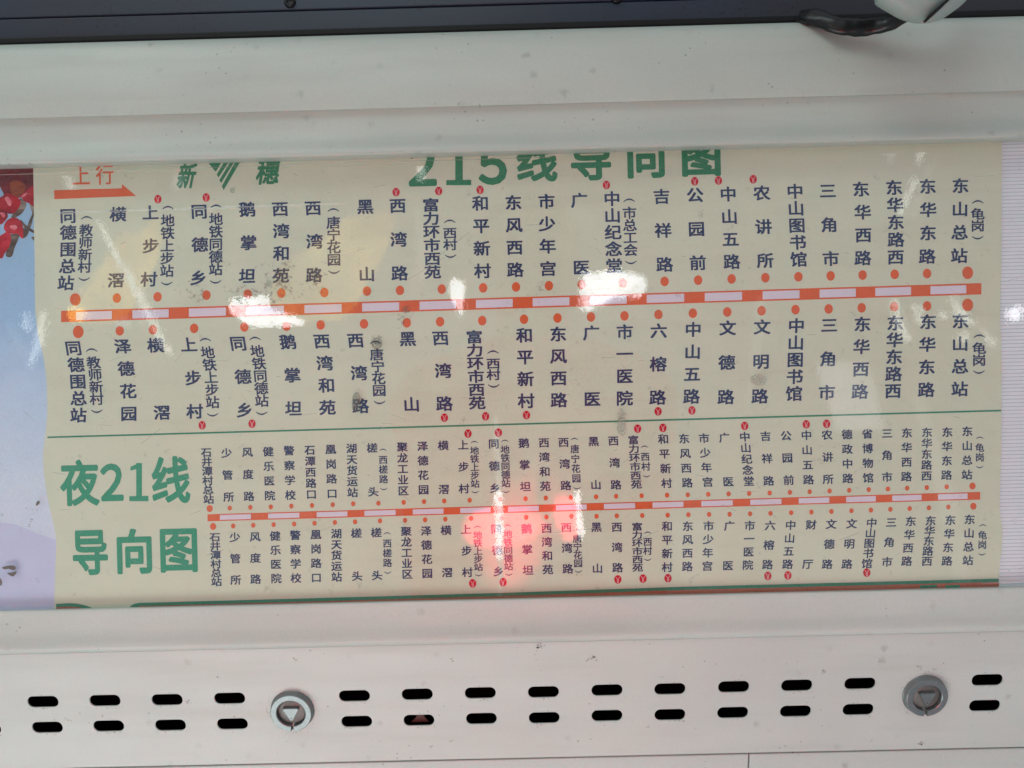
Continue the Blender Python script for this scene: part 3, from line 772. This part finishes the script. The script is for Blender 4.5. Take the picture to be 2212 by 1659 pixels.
# emblem
em_ = lambda pts: [(329.2 + a * 0.1488, 329.2 + b * 0.1488) for a, b in pts]
for pts in ([(735, 60), (1062, 50), (924, 276), (912, 274)], [(1092, 50), (1170, 50), (960, 362), (934, 322)], [(1188, 45), (1246, 45), (997, 446), (972, 402)], [(1256, 40), (1332, 40), (1034, 548), (1008, 490)]):
    keep(flat('emblem_stripe', em_(pts), IY, GREEN_T, None), poster)
b = em_([(330, 165), (675, 525)]); fit('新', b[0][0], b[0][1] - 2, b[1][0], b[1][1], GREEN_T, 0.032, 0.22, 'brush_character')
b = em_([(1480, 115), (1880, 468)]); fit('穗', b[0][0], b[0][1] - 4, b[1][0], b[1][1], GREEN_T, 0.029, 0.16, 'brush_character')
cu, cv = em_([(1165, 550)])[0]
vs, fs = [], []; c = P(cu, cv, IY)
for i in range(28):
    a = i / 28 * math.tau
    for r in (4.9, 4.1): vs.append((c.x + r * K * math.cos(a), IY, c.z + r * 1.12 * K * math.sin(a)))
for i in range(28): j = (i + 1) % 28; fs.append((2 * i, 2 * i + 1, 2 * j + 1, 2 * j))
keep(mesh_obj('registered_mark', vs, fs, GREEN_L), poster)
fit('R', cu - 2.2, cv - 3, cu + 2.2, cv + 3, GREEN_L, 0.0, name='registered_mark')

# stop dots, shared mesh per size
def disc_mesh(name, ru, rv, mat, n=24):
    m = bpy.data.meshes.new(name); m.from_pydata([(ru * K * math.cos(i / n * math.tau), 0, rv * K * math.sin(i / n * math.tau)) for i in range(n)], [], [tuple(range(n))]); m.materials.append(mat); return m


def put(name, me, u, v, y=IY, parent=poster):
    o = bpy.data.objects.new(name, me); COL.objects.link(o); o.location = P(u, v, y); return keep(o, parent)


DB, DM, NB, NM_ = disc_mesh('stop_dot', 11.7, 13.6, ORANGE), disc_mesh('stop_dot', 9.1, 10.4, ORANGE), disc_mesh('stop_dot', 6.7, 7.5, ORANGE), disc_mesh('stop_dot', 4.7, 5.4, ORANGE)
off = {'L1': (0, 329.2), 'M1': (737.3, 329.2), 'R1': (1474.7, 329.2), 'L2': (0, 658.3), 'M2': (737.3, 658.3), 'R2': (1474.7, 658.3), 'L3': (0, 932.6), 'M3': (737.3, 932.6), 'R3': (1474.7, 932.6)}
for key, big, small, pts in (
    ('L1', DB, DM, [(-488, 953), (757, 944), (1021, 936), (1338, 925), (1605, 918), (1823, 912), (2102, 908)]),
    ('M1', DB, DM, [(166, 899), (380, 894), (651, 886), (919, 878), (1132, 872), (1345, 864), (1557, 856), (1824, 845), (2095, 836)]),
    ('R1', DB, DM, [(100, 828), (317, 820), (536, 812), (750, 806), (959, 800), (1166, 795), (1374, 790), (1584, 785), (-1847, 780)]),
    ('L2', DB, DM, [(-507, 176), (776, 169), (990, 162), (1258, 153), (1584, 144), (1857, 139), (2078, 131)]),
    ('M2', DB, DM, [(147, 124), (424, 117), (640, 110), (913, 103), (1184, 94), (1401, 86), (1618, 79), (1835, 72), (2055, 63)]),
    ('R2', DB, DM, [(66, 55), (289, 47), (511, 39), (731, 32), (946, 27), (1160, 20), (1371, 13), (1584, 8), (-1847, 1)]),
    ('L3', NB, NM_, [(-1359, 498), (1489, 495), (1622, 490), (1755, 487), (1888, 482), (2022, 478), (2156, 473)]),
    ('M3', NB, NM_, [(77, 467), (240, 463), (404, 458), (536, 453), (667, 449), (832, 444), (1030, 437), (1194, 434), (1325, 430), (1488, 425), (1651, 422), (1781, 418), (1946, 415), (2111, 411)]),
    ('R3', NB, NM_, [(33, 409), (166, 406), (298, 403), (431, 400), (564, 397), (695, 393), (823, 389), (952, 384), (1079, 380), (1206, 375), (1330, 371), (1455, 366), (1582, 362), (1711, 357), (-1878, 352)]),
    ('L3', NB, NM_, [(-1381, 614), (1511, 611), (1641, 606), (1773, 602), (1906, 598), (2038, 593), (2170, 588)]),
    ('M3', NB, NM_, [(89, 584), (251, 578), (413, 574), (543, 571), (674, 567), (841, 562), (1040, 558), (1198, 555), (1329, 553), (1492, 549), (1654, 548), (1785, 545), (1950, 543), (2115, 541)]),
    ('R3', NB, NM_, [(37, 538), (171, 536), (304, 535), (437, 532), (569, 529), (703, 525), (834, 521), (964, 517), (1094, 512), (1220, 508), (1346, 503), (1471, 498), (1596, 493), (1722, 488), (-1884, 483)])):
    ou, ov = off[key]
    for a, b in pts: put('stop_dot', big if a < 0 else small, ou + abs(a) / 3, ov + b / 3)

# metro badges
BD = disc_mesh('metro_badge', 7.9, 9.3, RED, 28)
vs, fs = [], []
for s_ in (-1, 1):
    line = smooth_line([(s_ * 4.6, 5.9), (s_ * 2.9, 3.6), (s_ * 1.35, 1.0), (s_ * 1.2, -3), (s_ * 1.35, -7.6)], 4); b = len(vs)
    for i, (a, c_) in enumerate(line):
        hw = 0.38
        vs += [((a - hw) * K, 0, c_ * K), ((a + hw) * K, 0, c_ * K)]
    for i in range(len(line) - 1): fs.append((b + 2 * i, b + 2 * i + 1, b + 2 * i + 3, b + 2 * i + 2))
YM = bpy.data.meshes.new('metro_symbol'); YM.from_pydata(vs, [], fs); YM.materials.append(WHITE)
badges = [(341, 430.2), (445.3, 426.5), (855.6, 414.9), (947.6, 412.5), (1037, 410.2), (1310, 399.5), (1500.7, 391.5), (1552, 389.9), (1627, 387.2), (436.7, 918.6), (544.3, 915.3), (960, 902.3), (1049, 899.3), (1137.3, 896.6), (1421.6, 888.6), (1494.7, 886.6),
          (1011, 936.6), (1076.6, 934.6), (1377.3, 926), (1432, 924.3), (1608.7, 920), (1741.7, 916.6), (1785.7, 915.6), (1021, 1260), (1086.6, 1257.6), (1334.6, 1251.6), (1389, 1250), (1443, 1249), (1658.7, 1244), (1702, 1243), (1872.4, 1237)]
for u, v in badges:
    bo = put('metro_badge', BD, u, v, IY2)
    so = bpy.data.objects.new('metro_symbol', YM); COL.objects.link(so); so.parent = bo; so.location = (0, -0.00006, 0)

# route bars
def lerp(a, b, t): return a + (b - a) * t


def bar(ul, ur, vtl, vbl, vtr, vbr, rects, inset, bow=0.0):
    vc = lambda u: (lerp(vtl, vtr, (u - ul) / (ur - ul)), lerp(vbl, vbr, (u - ul) / (ur - ul)))
    sag = lambda u: bow * 4 * ((u - ul) / (ur - ul)) * (1 - (u - ul) / (ur - ul))
    us = [ul + (ur - ul) * i / 16 for i in range(17)]
    pts = [(u, vc(u)[0] + sag(u)) for u in us] + [(u, vc(u)[1] + sag(u)) for u in us[::-1]]
    keep(flat('route_line', pts, IY, ORANGE, None), poster)
    for a, b in rects:
        q = [(u, vc(u)[k] + sag(u) + (inset if k == 0 else -inset)) for u, k in ((a, 0), (b, 0), (b, 1), (a, 1))]
        keep(flat('route_segment', q, IY2, LILAC, None), poster)


bar(132, 2120, 671.5, 696, 611.6, 636, [(164, 241.7), (286, 364.3), (408, 488), (531, 613.3), (657.7, 738), (782.3, 862.3), (906.3, 985), (1028, 1107.6), (1150.6, 1230), (1274, 1353.6), (1397, 1478), (1522.4, 1603), (1647.4, 1727), (1770.4, 1848.7), (1890.7, 1968), (2010, 2087.4)], 3.4)
bar(448.3, 2117.4, 1111, 1126.2, 1062.6, 1079.3, [(475, 542), (579.3, 646.7), (684, 750.3), (787.3, 854.6), (891.6, 958), (994.3, 1060), (1097.3, 1164), (1201, 1267.3), (1304.6, 1372), (1409.6, 1476.4), (1515, 1583), (1620.7, 1688), (1725.4, 1791.4), (1827.7, 1892), (1927.4, 1990.7), (2026.4, 2090)], 2.4)
keep(flat('divider_line', [(102.5, 943), (2163, 885), (2163, 888.6), (102.5, 946.4)], IY, GREEN_L, None), poster)
# bottom border of the next chart
bt = smooth_line([(276, 1316), (281, 1310), (289, 1305), (300, 1302.3)], 4) + [(737, 1290.5), (1106, 1280), (1474.7, 1267.6), (2157.5, 1250)]
bb = [(2157.5, 1257), (1474.7, 1274.6), (1106, 1287), (737, 1297.3), (303, 1309), (296, 1311), (290, 1316)]
keep(flat('border_line', bt + bb, IY2, GREEN_L, None), poster)
keep(flat('border_band', [(290, 1309), (737, 1297), (1474.7, 1274), (2158, 1256.5), (2157.5, 1335), (286, 1335)], IY, BROWN, None), poster)
keep(flat('border_tab', smooth_line([(121, 1304.5), (150, 1303), (170, 1304.5), (188, 1309), (206, 1316)], 4) + [(206, 1335), (121, 1335)], IY, GREEN_L, None), poster)
keep(flat('border_band', smooth_line([(121, 1311.5), (150, 1310.5), (172, 1312), (195, 1318)], 4) + [(200, 1335), (121, 1335)], IY2, BROWN, None), poster)
for a, b in ((1987, 2024), (2042, 2073)):
    keep(flat('border_mark', [(a, 1264.5), (b, 1263.2), (b, 1269), (a, 1270.5)], IY2, GREEN_L, None), poster)

# ------------------------------------------------------------------ clear cover
m = M('clear_plastic_cover')
m.n.remove(m.b)
tr = m.node('BsdfTransparent'); gl = m.node('BsdfGlossy'); fr_ = m.node('Fresnel'); geo = m.node('NewGeometry'); m.link(m.rampf(geo.outputs['Backfacing'], 0, 1, 1.85, 1 / 1.85), fr_.inputs['IOR'])
mxs = m.node('MixShader'); df = m.node('BsdfDiffuse'); mx2 = m.node('MixShader')
w1 = m.noise(26, 2, 0.5, m.mapped((1, 1, 0.7))); w2 = m.noise(210, 3, 0.6, m.mapped((1, 1, 1))); w3 = m.noise(520, 2, 0.5, m.mapped((0.6, 1, 0.5)))
b1 = m.node('Bump'); b1.inputs['Distance'].default_value = 0.00035; b1.inputs['Strength'].default_value = 0.16; m.link(w1, b1.inputs['Height'])
b2 = m.node('Bump'); b2.inputs['Distance'].default_value = 0.00005; b2.inputs['Strength'].default_value = 0.30; m.link(w2, b2.inputs['Height']); m.link(b1.outputs[0], b2.inputs['Normal'])
b3 = m.node('Bump'); b3.inputs['Distance'].default_value = 0.000008; b3.inputs['Strength'].default_value = 0.15; m.link(w3, b3.inputs['Height']); m.link(b2.outputs[0], b3.inputs['Normal'])
m.link(b3.outputs[0], gl.inputs['Normal']); m.link(b1.outputs[0], fr_.inputs['Normal'])
m.link(m.rampf(w2, 0.35, 0.7, 0.006, 0.03), gl.inputs['Roughness'])
gsm = m.noise(800, 4, 0.75, m.mapped((1, 1, 1), (3, 0, 0))); gsb = m.noise(60, 3, 0.6, m.mapped((1, 1, 1), (7, 0, 0)))
m.link(m.math('MULTIPLY', m.math('MULTIPLY', fr_.outputs[0], m.rampf(gsm, 0.36, 0.64, 0.55, 1.2)), m.rampf(gsb, 0.3, 0.6, 0.7, 1.1)), mxs.inputs[0]); m.link(tr.outputs[0], mxs.inputs[1]); m.link(gl.outputs[0], mxs.inputs[2])
# dirt with shapes of its own: clusters round a few places
acc = None
for u, v, r, k_ in ((600, 612, 85, 1.15), (530, 640, 65, 1.05), (420, 632, 65, 0.85), (680, 600, 45, 0.95), (300, 640, 50, 0.5), (480, 590, 60, 0.6), (700, 640, 40, 0.5), (870, 690, 34, 1.0), (815, 735, 26, 1.1), (876, 672, 22, 1.2), (776, 868, 20, 1.3), (1340, 905, 22, 1.0), (1345, 940, 15, 0.9),
                    (1180, 620, 50, 0.6), (1560, 570, 60, 0.45), (1640, 555, 50, 0.4), (2000, 700, 28, 0.7), (1640, 818, 28, 0.6), (1100, 668, 40, 0.4), (790, 1040, 50, 0.45), (640, 1075, 40, 0.3), (780, 945, 30, 0.5), (1560, 730, 90, 0.3), (1350, 1080, 60, 0.35), (80, 590, 40, 0.35), (2130, 1170, 50, 0.4), (1240, 1225, 40, 0.5)):
    c = P(u, v, -0.002)
    vm = m.node('VectorMath', operation='DISTANCE'); m.link(m.co.outputs['Object'], vm.inputs[0]); vm.inputs[1].default_value = tuple(c)
    f_ = m.rampf(vm.outputs['Value'], 0, r * K, k_, 0)
    acc = f_ if acc is None else m.math('MAXIMUM', acc, f_)
dn = m.noise(330, 5, 0.68, m.mapped((1, 1, 1)))
dirt = m.rampf(m.math('ADD', m.rampf(dn, 0.3, 0.75, 0, 1), m.math('MULTIPLY', acc, 0.55)), 0.86, 1.14, 0, 0.5)
dirt0 = m.rampf(m.noise(150, 5, 0.7, m.mapped((1, 1, 1), (4, 0, 0))), 0.62, 0.80, 0, 0.30)
dirt = m.math('MAXIMUM', m.math('MULTIPLY', dirt, m.rampf(acc, 0, 0.2)), dirt0)
dirt = m.math('MAXIMUM', dirt, 0.012)
df.inputs['Color'].default_value = (0.20, 0.17, 0.14, 1)
m.link(dirt, mx2.inputs[0]); m.link(mxs.outputs[0], mx2.inputs[1]); m.link(df.outputs[0], mx2.inputs[2]); m.link(mx2.outputs[0], m.out.inputs['Surface'])
CLEAR = m.m
cv_ = mesh_obj('clear_cover', [(-XW, -0.002, Z(1320, -.002)), (XW, -0.002, Z(1320, -.002)), (XW, -0.002, Z(300, -.002)), (-XW, -0.002, Z(300, -.002))], [(0, 1, 2, 3)], CLEAR)
tag(cv_, 'clear scratched plastic cover reflecting windows over both posters', 'plastic cover')

# chips and scratches on the cover
CHIP = plain('grey_chipped_film', (0.17, 0.16, 0.15, 1), 0.8, 0, 0.2, 0.4, 900)
FILM = grime_mat('dull_glue_residue', (0.42, 0.40, 0.34, 1), 0.65)
SCR = M('white_scratch'); SCR.base((0.85, 0.85, 0.82, 1), 0.5); SCR.b.inputs['Alpha'].default_value = 0.30; SCR = SCR.m


def on_cover(name, pts, mat, dy=0.0):
    o = flat(name, pts, -0.00212 + dy, mat, None); o.parent = cv_; return o


zz = lambda pts, ou=0, ov=932.6: [(ou + a / 3, ov + b / 3) for a, b in pts]
on_cover('chipped_patch', zz(smooth_loop([(12, 880), (40, 870), (80, 866), (102, 875), (100, 892), (80, 897), (55, 888), (30, 893)], 2)), CHIP)
on_cover('chipped_patch', zz(smooth_loop([(45, 915), (75, 912), (106, 904), (104, 920), (85, 938), (66, 932)], 2)), CHIP)
on_cover('chipped_patch', zz(smooth_loop([(0, 948), (10, 960), (14, 985), (0, 1000)], 2)), CHIP)
on_cover('chipped_patch', zz(smooth_loop([(238, 455), (252, 446), (258, 460), (245, 476), (232, 478)], 2)), CHIP)
for a, b, r in ((170, 496, 3), (190, 500, 2), (208, 508, 2.5), (214, 505, 2), (238, 508, 3), (198, 562, 3), (206, 570, 5), (200, 582, 4), (193, 600, 4), (185, 612, 4), (197, 618, 2.5), (240, 496, 2)):
    on_cover('chipped_speck', zz([(a + r * random.uniform(.6, 1.3) * math.cos(i), b + r * random.uniform(.6, 1.3) * math.sin(i)) for i in range(6)]), CHIP)
on_cover('glue_residue', smooth_loop([(1337, 885), (1345, 883), (1350, 895), (1351, 920), (1352, 935), (1346, 941), (1337, 938), (1333, 925), (1336, 905)], 3), FILM)
on_cover('glue_residue', smooth_loop([(764, 850), (775, 848), (778, 865), (777, 884), (770, 890), (762, 886), (760, 868)], 3), grime_mat('grey_scuff', (0.22, 0.21, 0.18, 1), 0.65))
on_cover('glue_residue', smooth_loop([(1622, 815), (1640, 808), (1654, 815), (1652, 830), (1638, 833), (1625, 828)], 3), FILM)
on_cover('glue_residue', smooth_loop([(802, 735), (818, 728), (826, 740), (822, 752), (812, 758), (804, 748)], 3), grime_mat('dark_scuff', (0.13, 0.11, 0.09, 1), 0.5))
for (a, b, c_, d, wd) in ((0, 377.5, 737, 352, 1.2), (0, 378, 300, 369, 0.8), (120, 460.5, 737, 440, 2.6), (740, 352, 1190, 340, 1.3), (1060, 1165, 1280, 1142, 0.8), (940, 560, 1015, 500, 0.7), (1050, 1105, 1140, 1180, 0.6), (0, 1318.5, 2212, 1266.5, 1.4), (880, 605, 960, 556, 0.6), (1160, 1005, 1215, 985, 1.2), (520, 850, 560, 900, 0.5), (2120, 1260, 2212, 1257, 2.0)):
    on_cover('scratch', [(a, b - wd / 2), (c_, d - wd / 2), (c_, d + wd / 2), (a, b + wd / 2)], SCR, -0.00002)
sv, sf = [], []
for k in range(150):
    u = random.uniform(0, 2212); v = random.uniform(360, 1290); L = random.expovariate(1 / 12) + 4; a = random.gauss(0, 0.6); wd = random.uniform(.15, .4)
    du, dv = L * math.cos(a), L * math.sin(a); b = len(sv)
    sv += [P(u, v - wd, -0.00216), P(u + du, v + dv - wd, -0.00216), P(u + du, v + dv + wd, -0.00216), P(u, v + wd, -0.00216)]; sf.append((b, b + 1, b + 2, b + 3))
o = mesh_obj('fine_scratches', sv, sf, SCR, cv_); tag(o, kind='stuff')

# ------------------------------------------------------------------ person, windows and added glow shapes behind the camera, mirrored in the cover
def emis(name, c, st):
    m = M(name); m.n.remove(m.b); e = m.node('Emission'); e.inputs[0].default_value = c; e.inputs[1].default_value = st
    m.link(e.outputs[0], m.out.inputs['Surface']); return m.m


def mirror_pt(u, v, L):
    p = P(u, v, -0.002); c = CAM
    d = p - c; t = (L - 0.002) / d.y
    return Vector((p.x + d.x * t, -L, p.z + d.z * t))


DAY = emis('daylight_glass', (0.93, 0.96, 1.0, 1), 10.0)
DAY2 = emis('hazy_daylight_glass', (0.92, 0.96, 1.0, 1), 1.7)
FAINT = emis('dim_street_view', (0.93, 1.0, 0.97, 1), 0.55)
SOFT = emis('soft_daylight', (0.95, 1.0, 0.97, 1), 0.9)
GLINT = emis('thin_daylight', (0.97, 1.0, 0.95, 1), 4.0)
WARM = emis('amber_marker_light', (1.0, 0.62, 0.12, 1), 8.0)
WARM2 = emis('amber_curtain_light', (1.0, 0.70, 0.25, 1), 2.0)
STRIP_GLOW = emis('tube_lamp', (1, 0.93, 0.96, 1), 9.0)
opp = empty('opposite_window', (0, -1.3, -0.3)); tag(opp, 'bright irregular window gaps across the aisle, seen only as reflections', 'window')


def gap(name, pts, mat, L=1.3, sm_=0, par=opp):
    q = smooth_loop(pts, sm_) if sm_ else pts
    v = [mirror_pt(a, b, L) for a, b in q]; n_ = len(v)
    vv = v + [p + Vector((0, -0.01, 0)) for p in v]
    o = mesh_obj(name, vv, [tuple(range(n_)), tuple(range(2 * n_ - 1, n_ - 1, -1))] + [(i, n_ + i, n_ + (i + 1) % n_, (i + 1) % n_) for i in range(n_)], mat)
    return keep(o, par) if par else o


gap('window_gap', [(498, 644), (577, 639), (578, 666), (655, 689), (652, 701), (533, 702), (490, 670)], DAY, sm_=0)
gap('window_gap', [(975, 604), (1004, 608), (1003, 650), (996, 686), (984, 660), (972, 640)], DAY)
gap('window_gap', [(1262, 590), (1330, 585), (1388, 596), (1398, 622), (1382, 640), (1330, 640), (1272, 672), (1256, 668), (1256, 620)], DAY)
gap('window_pane', [(1765, 785), (1868, 778), (1888, 830), (1908, 925), (1810, 932), (1792, 880)], DAY2)
gap('window_pane', [(1440, 1132), (1520, 1120), (1560, 1200), (1480, 1250)], emis('faint_daylight', (0.93, 0.97, 1, 1), 0.7))
gap('window_gap', [(129, 362), (140, 360), (158, 405), (150, 407)], GLINT)  # glowing slivers added for the white streaks mirrored in the cover
gap('window_gap', [(204, 481), (212, 478), (300, 630), (372, 768), (350, 752), (280, 620)], GLINT)
gap('window_gap', [(900, 343), (918, 342), (917, 386), (904, 388)], GLINT)
gap('window_gap', [(378, 376), (396, 372), (400, 400), (372, 408)], DAY2)
tl = gap('thin_pole', [(1066, 900), (1072, 900), (1082, 1010), (1084, 1062), (1074, 1062), (1072, 1010)], DAY2, 0.462, 0, None); tag(tl, 'faint lit pole above the longer white tube lamp', 'pole')  # glowing strips added for the faint ends of the white streak
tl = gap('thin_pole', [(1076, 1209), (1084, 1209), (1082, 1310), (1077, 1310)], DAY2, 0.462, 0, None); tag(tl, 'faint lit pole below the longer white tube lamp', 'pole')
for pts in ([(110, 960), (640, 930), (700, 1290), (120, 1310)], [(90, 470), (150, 400), (330, 380), (380, 640), (120, 700)], [(1440, 1150), (2200, 1100), (2200, 1270), (1480, 1280)], [(430, 800), (760, 780), (700, 900), (440, 930)]):
    gap('window_pane', pts, FAINT, 1.4)  # large dim panes added for the pale haze over the sheets
for pts in ([(1900, 300), (1916, 300), (1945, 320), (1928, 352)], [(1945, 460), (1951, 462), (1984, 390), (1978, 385)], [(1926, 650), (1935, 648), (1950, 690), (1970, 735), (1962, 738), (1940, 700)], [(1975, 660), (1990, 668), (1995, 700), (1982, 695)],
            [(2030, 672), (2050, 678), (2048, 690), (2032, 686)], [(2060, 640), (2075, 662), (2110, 700), (2100, 702), (2066, 676)], [(2075, 720), (2090, 716), (2096, 735), (2080, 740)], [(2125, 712), (2160, 745), (2140, 742)], [(2180, 668), (2205, 660), (2206, 690), (2186, 694)],
            [(250, 692), (275, 690), (272, 704), (252, 704)], [(288, 690), (312, 692), (304, 702)], [(1350, 1150), (1358, 1190), (1352, 1260), (1346, 1240)], [(90, 672), (97, 680), (92, 740), (60, 790)], [(50, 676), (60, 680), (58, 712), (48, 712)], [(2000, 300), (2008, 300), (1990, 350), (1986, 348)]):
    gap('window_gap', pts, emis('glint', (0.97, 1, 0.96, 1), 7.0) if pts is None else DAY if pts[0][0] > 2170 else GLINT if pts[0][0] > 1900 or pts[0][0] < 100 else DAY2)  # more glowing slivers added where streaks gleam in the cover
mk = gap('marker_lamp', [(150, 668), (172, 664), (180, 680), (168, 692), (152, 688)], WARM, 0.9, 4, None); tag(mk, 'small amber marker lamp mirrored at the left end of the upper line', 'lamp')
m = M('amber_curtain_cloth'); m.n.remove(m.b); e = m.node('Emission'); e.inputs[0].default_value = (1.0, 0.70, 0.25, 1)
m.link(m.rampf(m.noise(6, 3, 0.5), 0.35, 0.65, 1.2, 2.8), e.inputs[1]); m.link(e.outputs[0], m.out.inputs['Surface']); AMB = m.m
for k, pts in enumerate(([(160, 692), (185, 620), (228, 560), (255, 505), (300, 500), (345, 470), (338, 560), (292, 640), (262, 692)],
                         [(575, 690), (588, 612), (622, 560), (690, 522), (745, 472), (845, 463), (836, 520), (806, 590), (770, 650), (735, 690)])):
    cu_ = gap('amber_curtain', pts, AMB, 1.35, 2, None)  # self-glowing amber shapes added for the amber reflections
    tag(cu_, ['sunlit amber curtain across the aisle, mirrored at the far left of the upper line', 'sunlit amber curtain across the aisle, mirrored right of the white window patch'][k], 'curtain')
for pts in ([(896, 455), (908, 450), (926, 600), (904, 610)], [(1640, 640), (1652, 636), (1644, 800), (1620, 880), (1612, 870)], [(1975, 860), (1992, 850), (2060, 1060), (2098, 1255), (2066, 1258), (2030, 1080)],
            [(1150, 940), (1170, 935), (1180, 1010), (1160, 1030)], [(880, 985), (900, 980), (905, 1040), (890, 1060)], [(2010, 350), (2022, 345), (1980, 470), (1970, 465)], [(60, 800), (70, 800), (40, 740), (20, 690), (12, 700)]):
    gap('window_pane', pts, SOFT, 1.38)  # thin glowing panes added for broad faint streaks in the cover
for k, pts in enumerate(([(1071, 1062), (1086, 1060), (1087, 1130), (1085, 1205), (1074, 1208), (1070, 1130)], [(1243, 1070), (1252, 1064), (1255, 1105), (1263, 1150), (1254, 1170), (1245, 1150), (1249, 1110)])):
    o = gap('grab_pole_lamp', pts, STRIP_GLOW, 0.46, 0, None)  # glowing strips added for the white streaks across the red reflection
    tag(o, ['thin white tube lamp mirrored through the red glow, longer one', 'short white tube lamp mirrored right of the red glow'][k], 'lamp')

# the person holding the camera: a dark head and a coral shirt
SKIN = plain('shaded_skin', srgb(150, 110, 96), 0.6); HAIR = plain('black_hair', (0.012, 0.011, 0.010, 1), 0.5); SHIRT = plain('coral_shirt', (0.80, 0.050, 0.075, 1), 0.85, 0, 0.1, 0.1)
PY = -0.66


def rings(name, rows, mat, parent, n=28, sub=1):
    bm = bmesh.new(); pr = None
    for (cx, cy, cz, rx, ry) in rows:
        cur = [bm.verts.new((cx + rx * math.cos(i / n * math.tau), cy + ry * math.sin(i / n * math.tau), cz)) for i in range(n)]
        if pr:
            for i in range(n): bm.faces.new((pr[i], pr[(i + 1) % n], cur[(i + 1) % n], cur[i]))
        else: bm.faces.new(cur)
        pr = cur
    bm.faces.new(pr); bmesh.ops.recalc_face_normals(bm, faces=bm.faces)
    return bm_obj(name, bm, mat, parent, True)


hx = 0.030
person = rings('person', [(hx, PY, 0.045, .060, .055), (hx, PY, 0.075, .056, .055), (hx, PY + .01, 0.100, .058, .062), (hx, PY + .018, 0.118, .050, .066), (hx, PY + .018, 0.135, .060, .078), (hx, PY + .01, 0.165, .070, .088), (hx, PY, 0.200, .075, .094), (hx, PY - .002, 0.235, .074, .092), (hx, PY - .005, 0.262, .060, .075), (hx, PY - .006, 0.278, .035, .045)], SKIN, None)
tag(person, 'person in coral shirt taking the photo, faintly mirrored in the cover', 'person')
rings('hair', [(hx, PY - .03, 0.165, .072, .070), (hx, PY - .022, 0.20, .079, .082), (hx, PY - .012, 0.235, .079, .094), (hx, PY - .010, 0.264, .066, .084), (hx, PY - .010, 0.285, .038, .05)], HAIR, person)
bm = bmesh.new(); bmesh.ops.create_cone(bm, cap_ends=True, segments=8, radius1=.012, radius2=.004, depth=.03, matrix=Matrix.Translation((hx, PY + .105, .185)) @ Matrix.Rotation(math.radians(-70), 4, 'X'))
bm_obj('nose', bm, SKIN, person, True)
for s_ in (-1, 1):
    bm = bmesh.new(); bmesh.ops.create_uvsphere(bm, u_segments=10, v_segments=8, radius=.008, matrix=Matrix.Translation((hx + s_ * .03, PY + .088, .205))); bm_obj('eye', bm, HAIR, person, True)
rings('shirt', [(hx, PY, 0.072, .064, .062), (hx, PY, 0.055, .12, .08), (hx, PY, 0.030, .19, .095), (hx, PY, -0.02, .225, .105), (hx, PY, -.10, .215, .115), (hx, PY, -.20, .205, .12), (hx, PY, -.30, .20, .118), (hx, PY, -.45, .19, .11)], SHIRT, person)

spot('sun_patch', (-0.62, -0.33, -0.25), (-0.050, PY + 0.118, -0.202), 5.2, 1150, (1, 0.93, 0.88))
spot('sun_glow', (-0.20, -0.24, -0.62), (-0.005, PY + 0.118, -0.215), 12.5, 130, (1, 0.90, 0.88), 0.9)  # soft spot added to widen the red glow mirrored in the cover
spot('sun_patch_small', (0.16, -0.22, -0.62), (0.066, PY + 0.11, -0.178), 3.9, 430, (1, 0.93, 0.88))
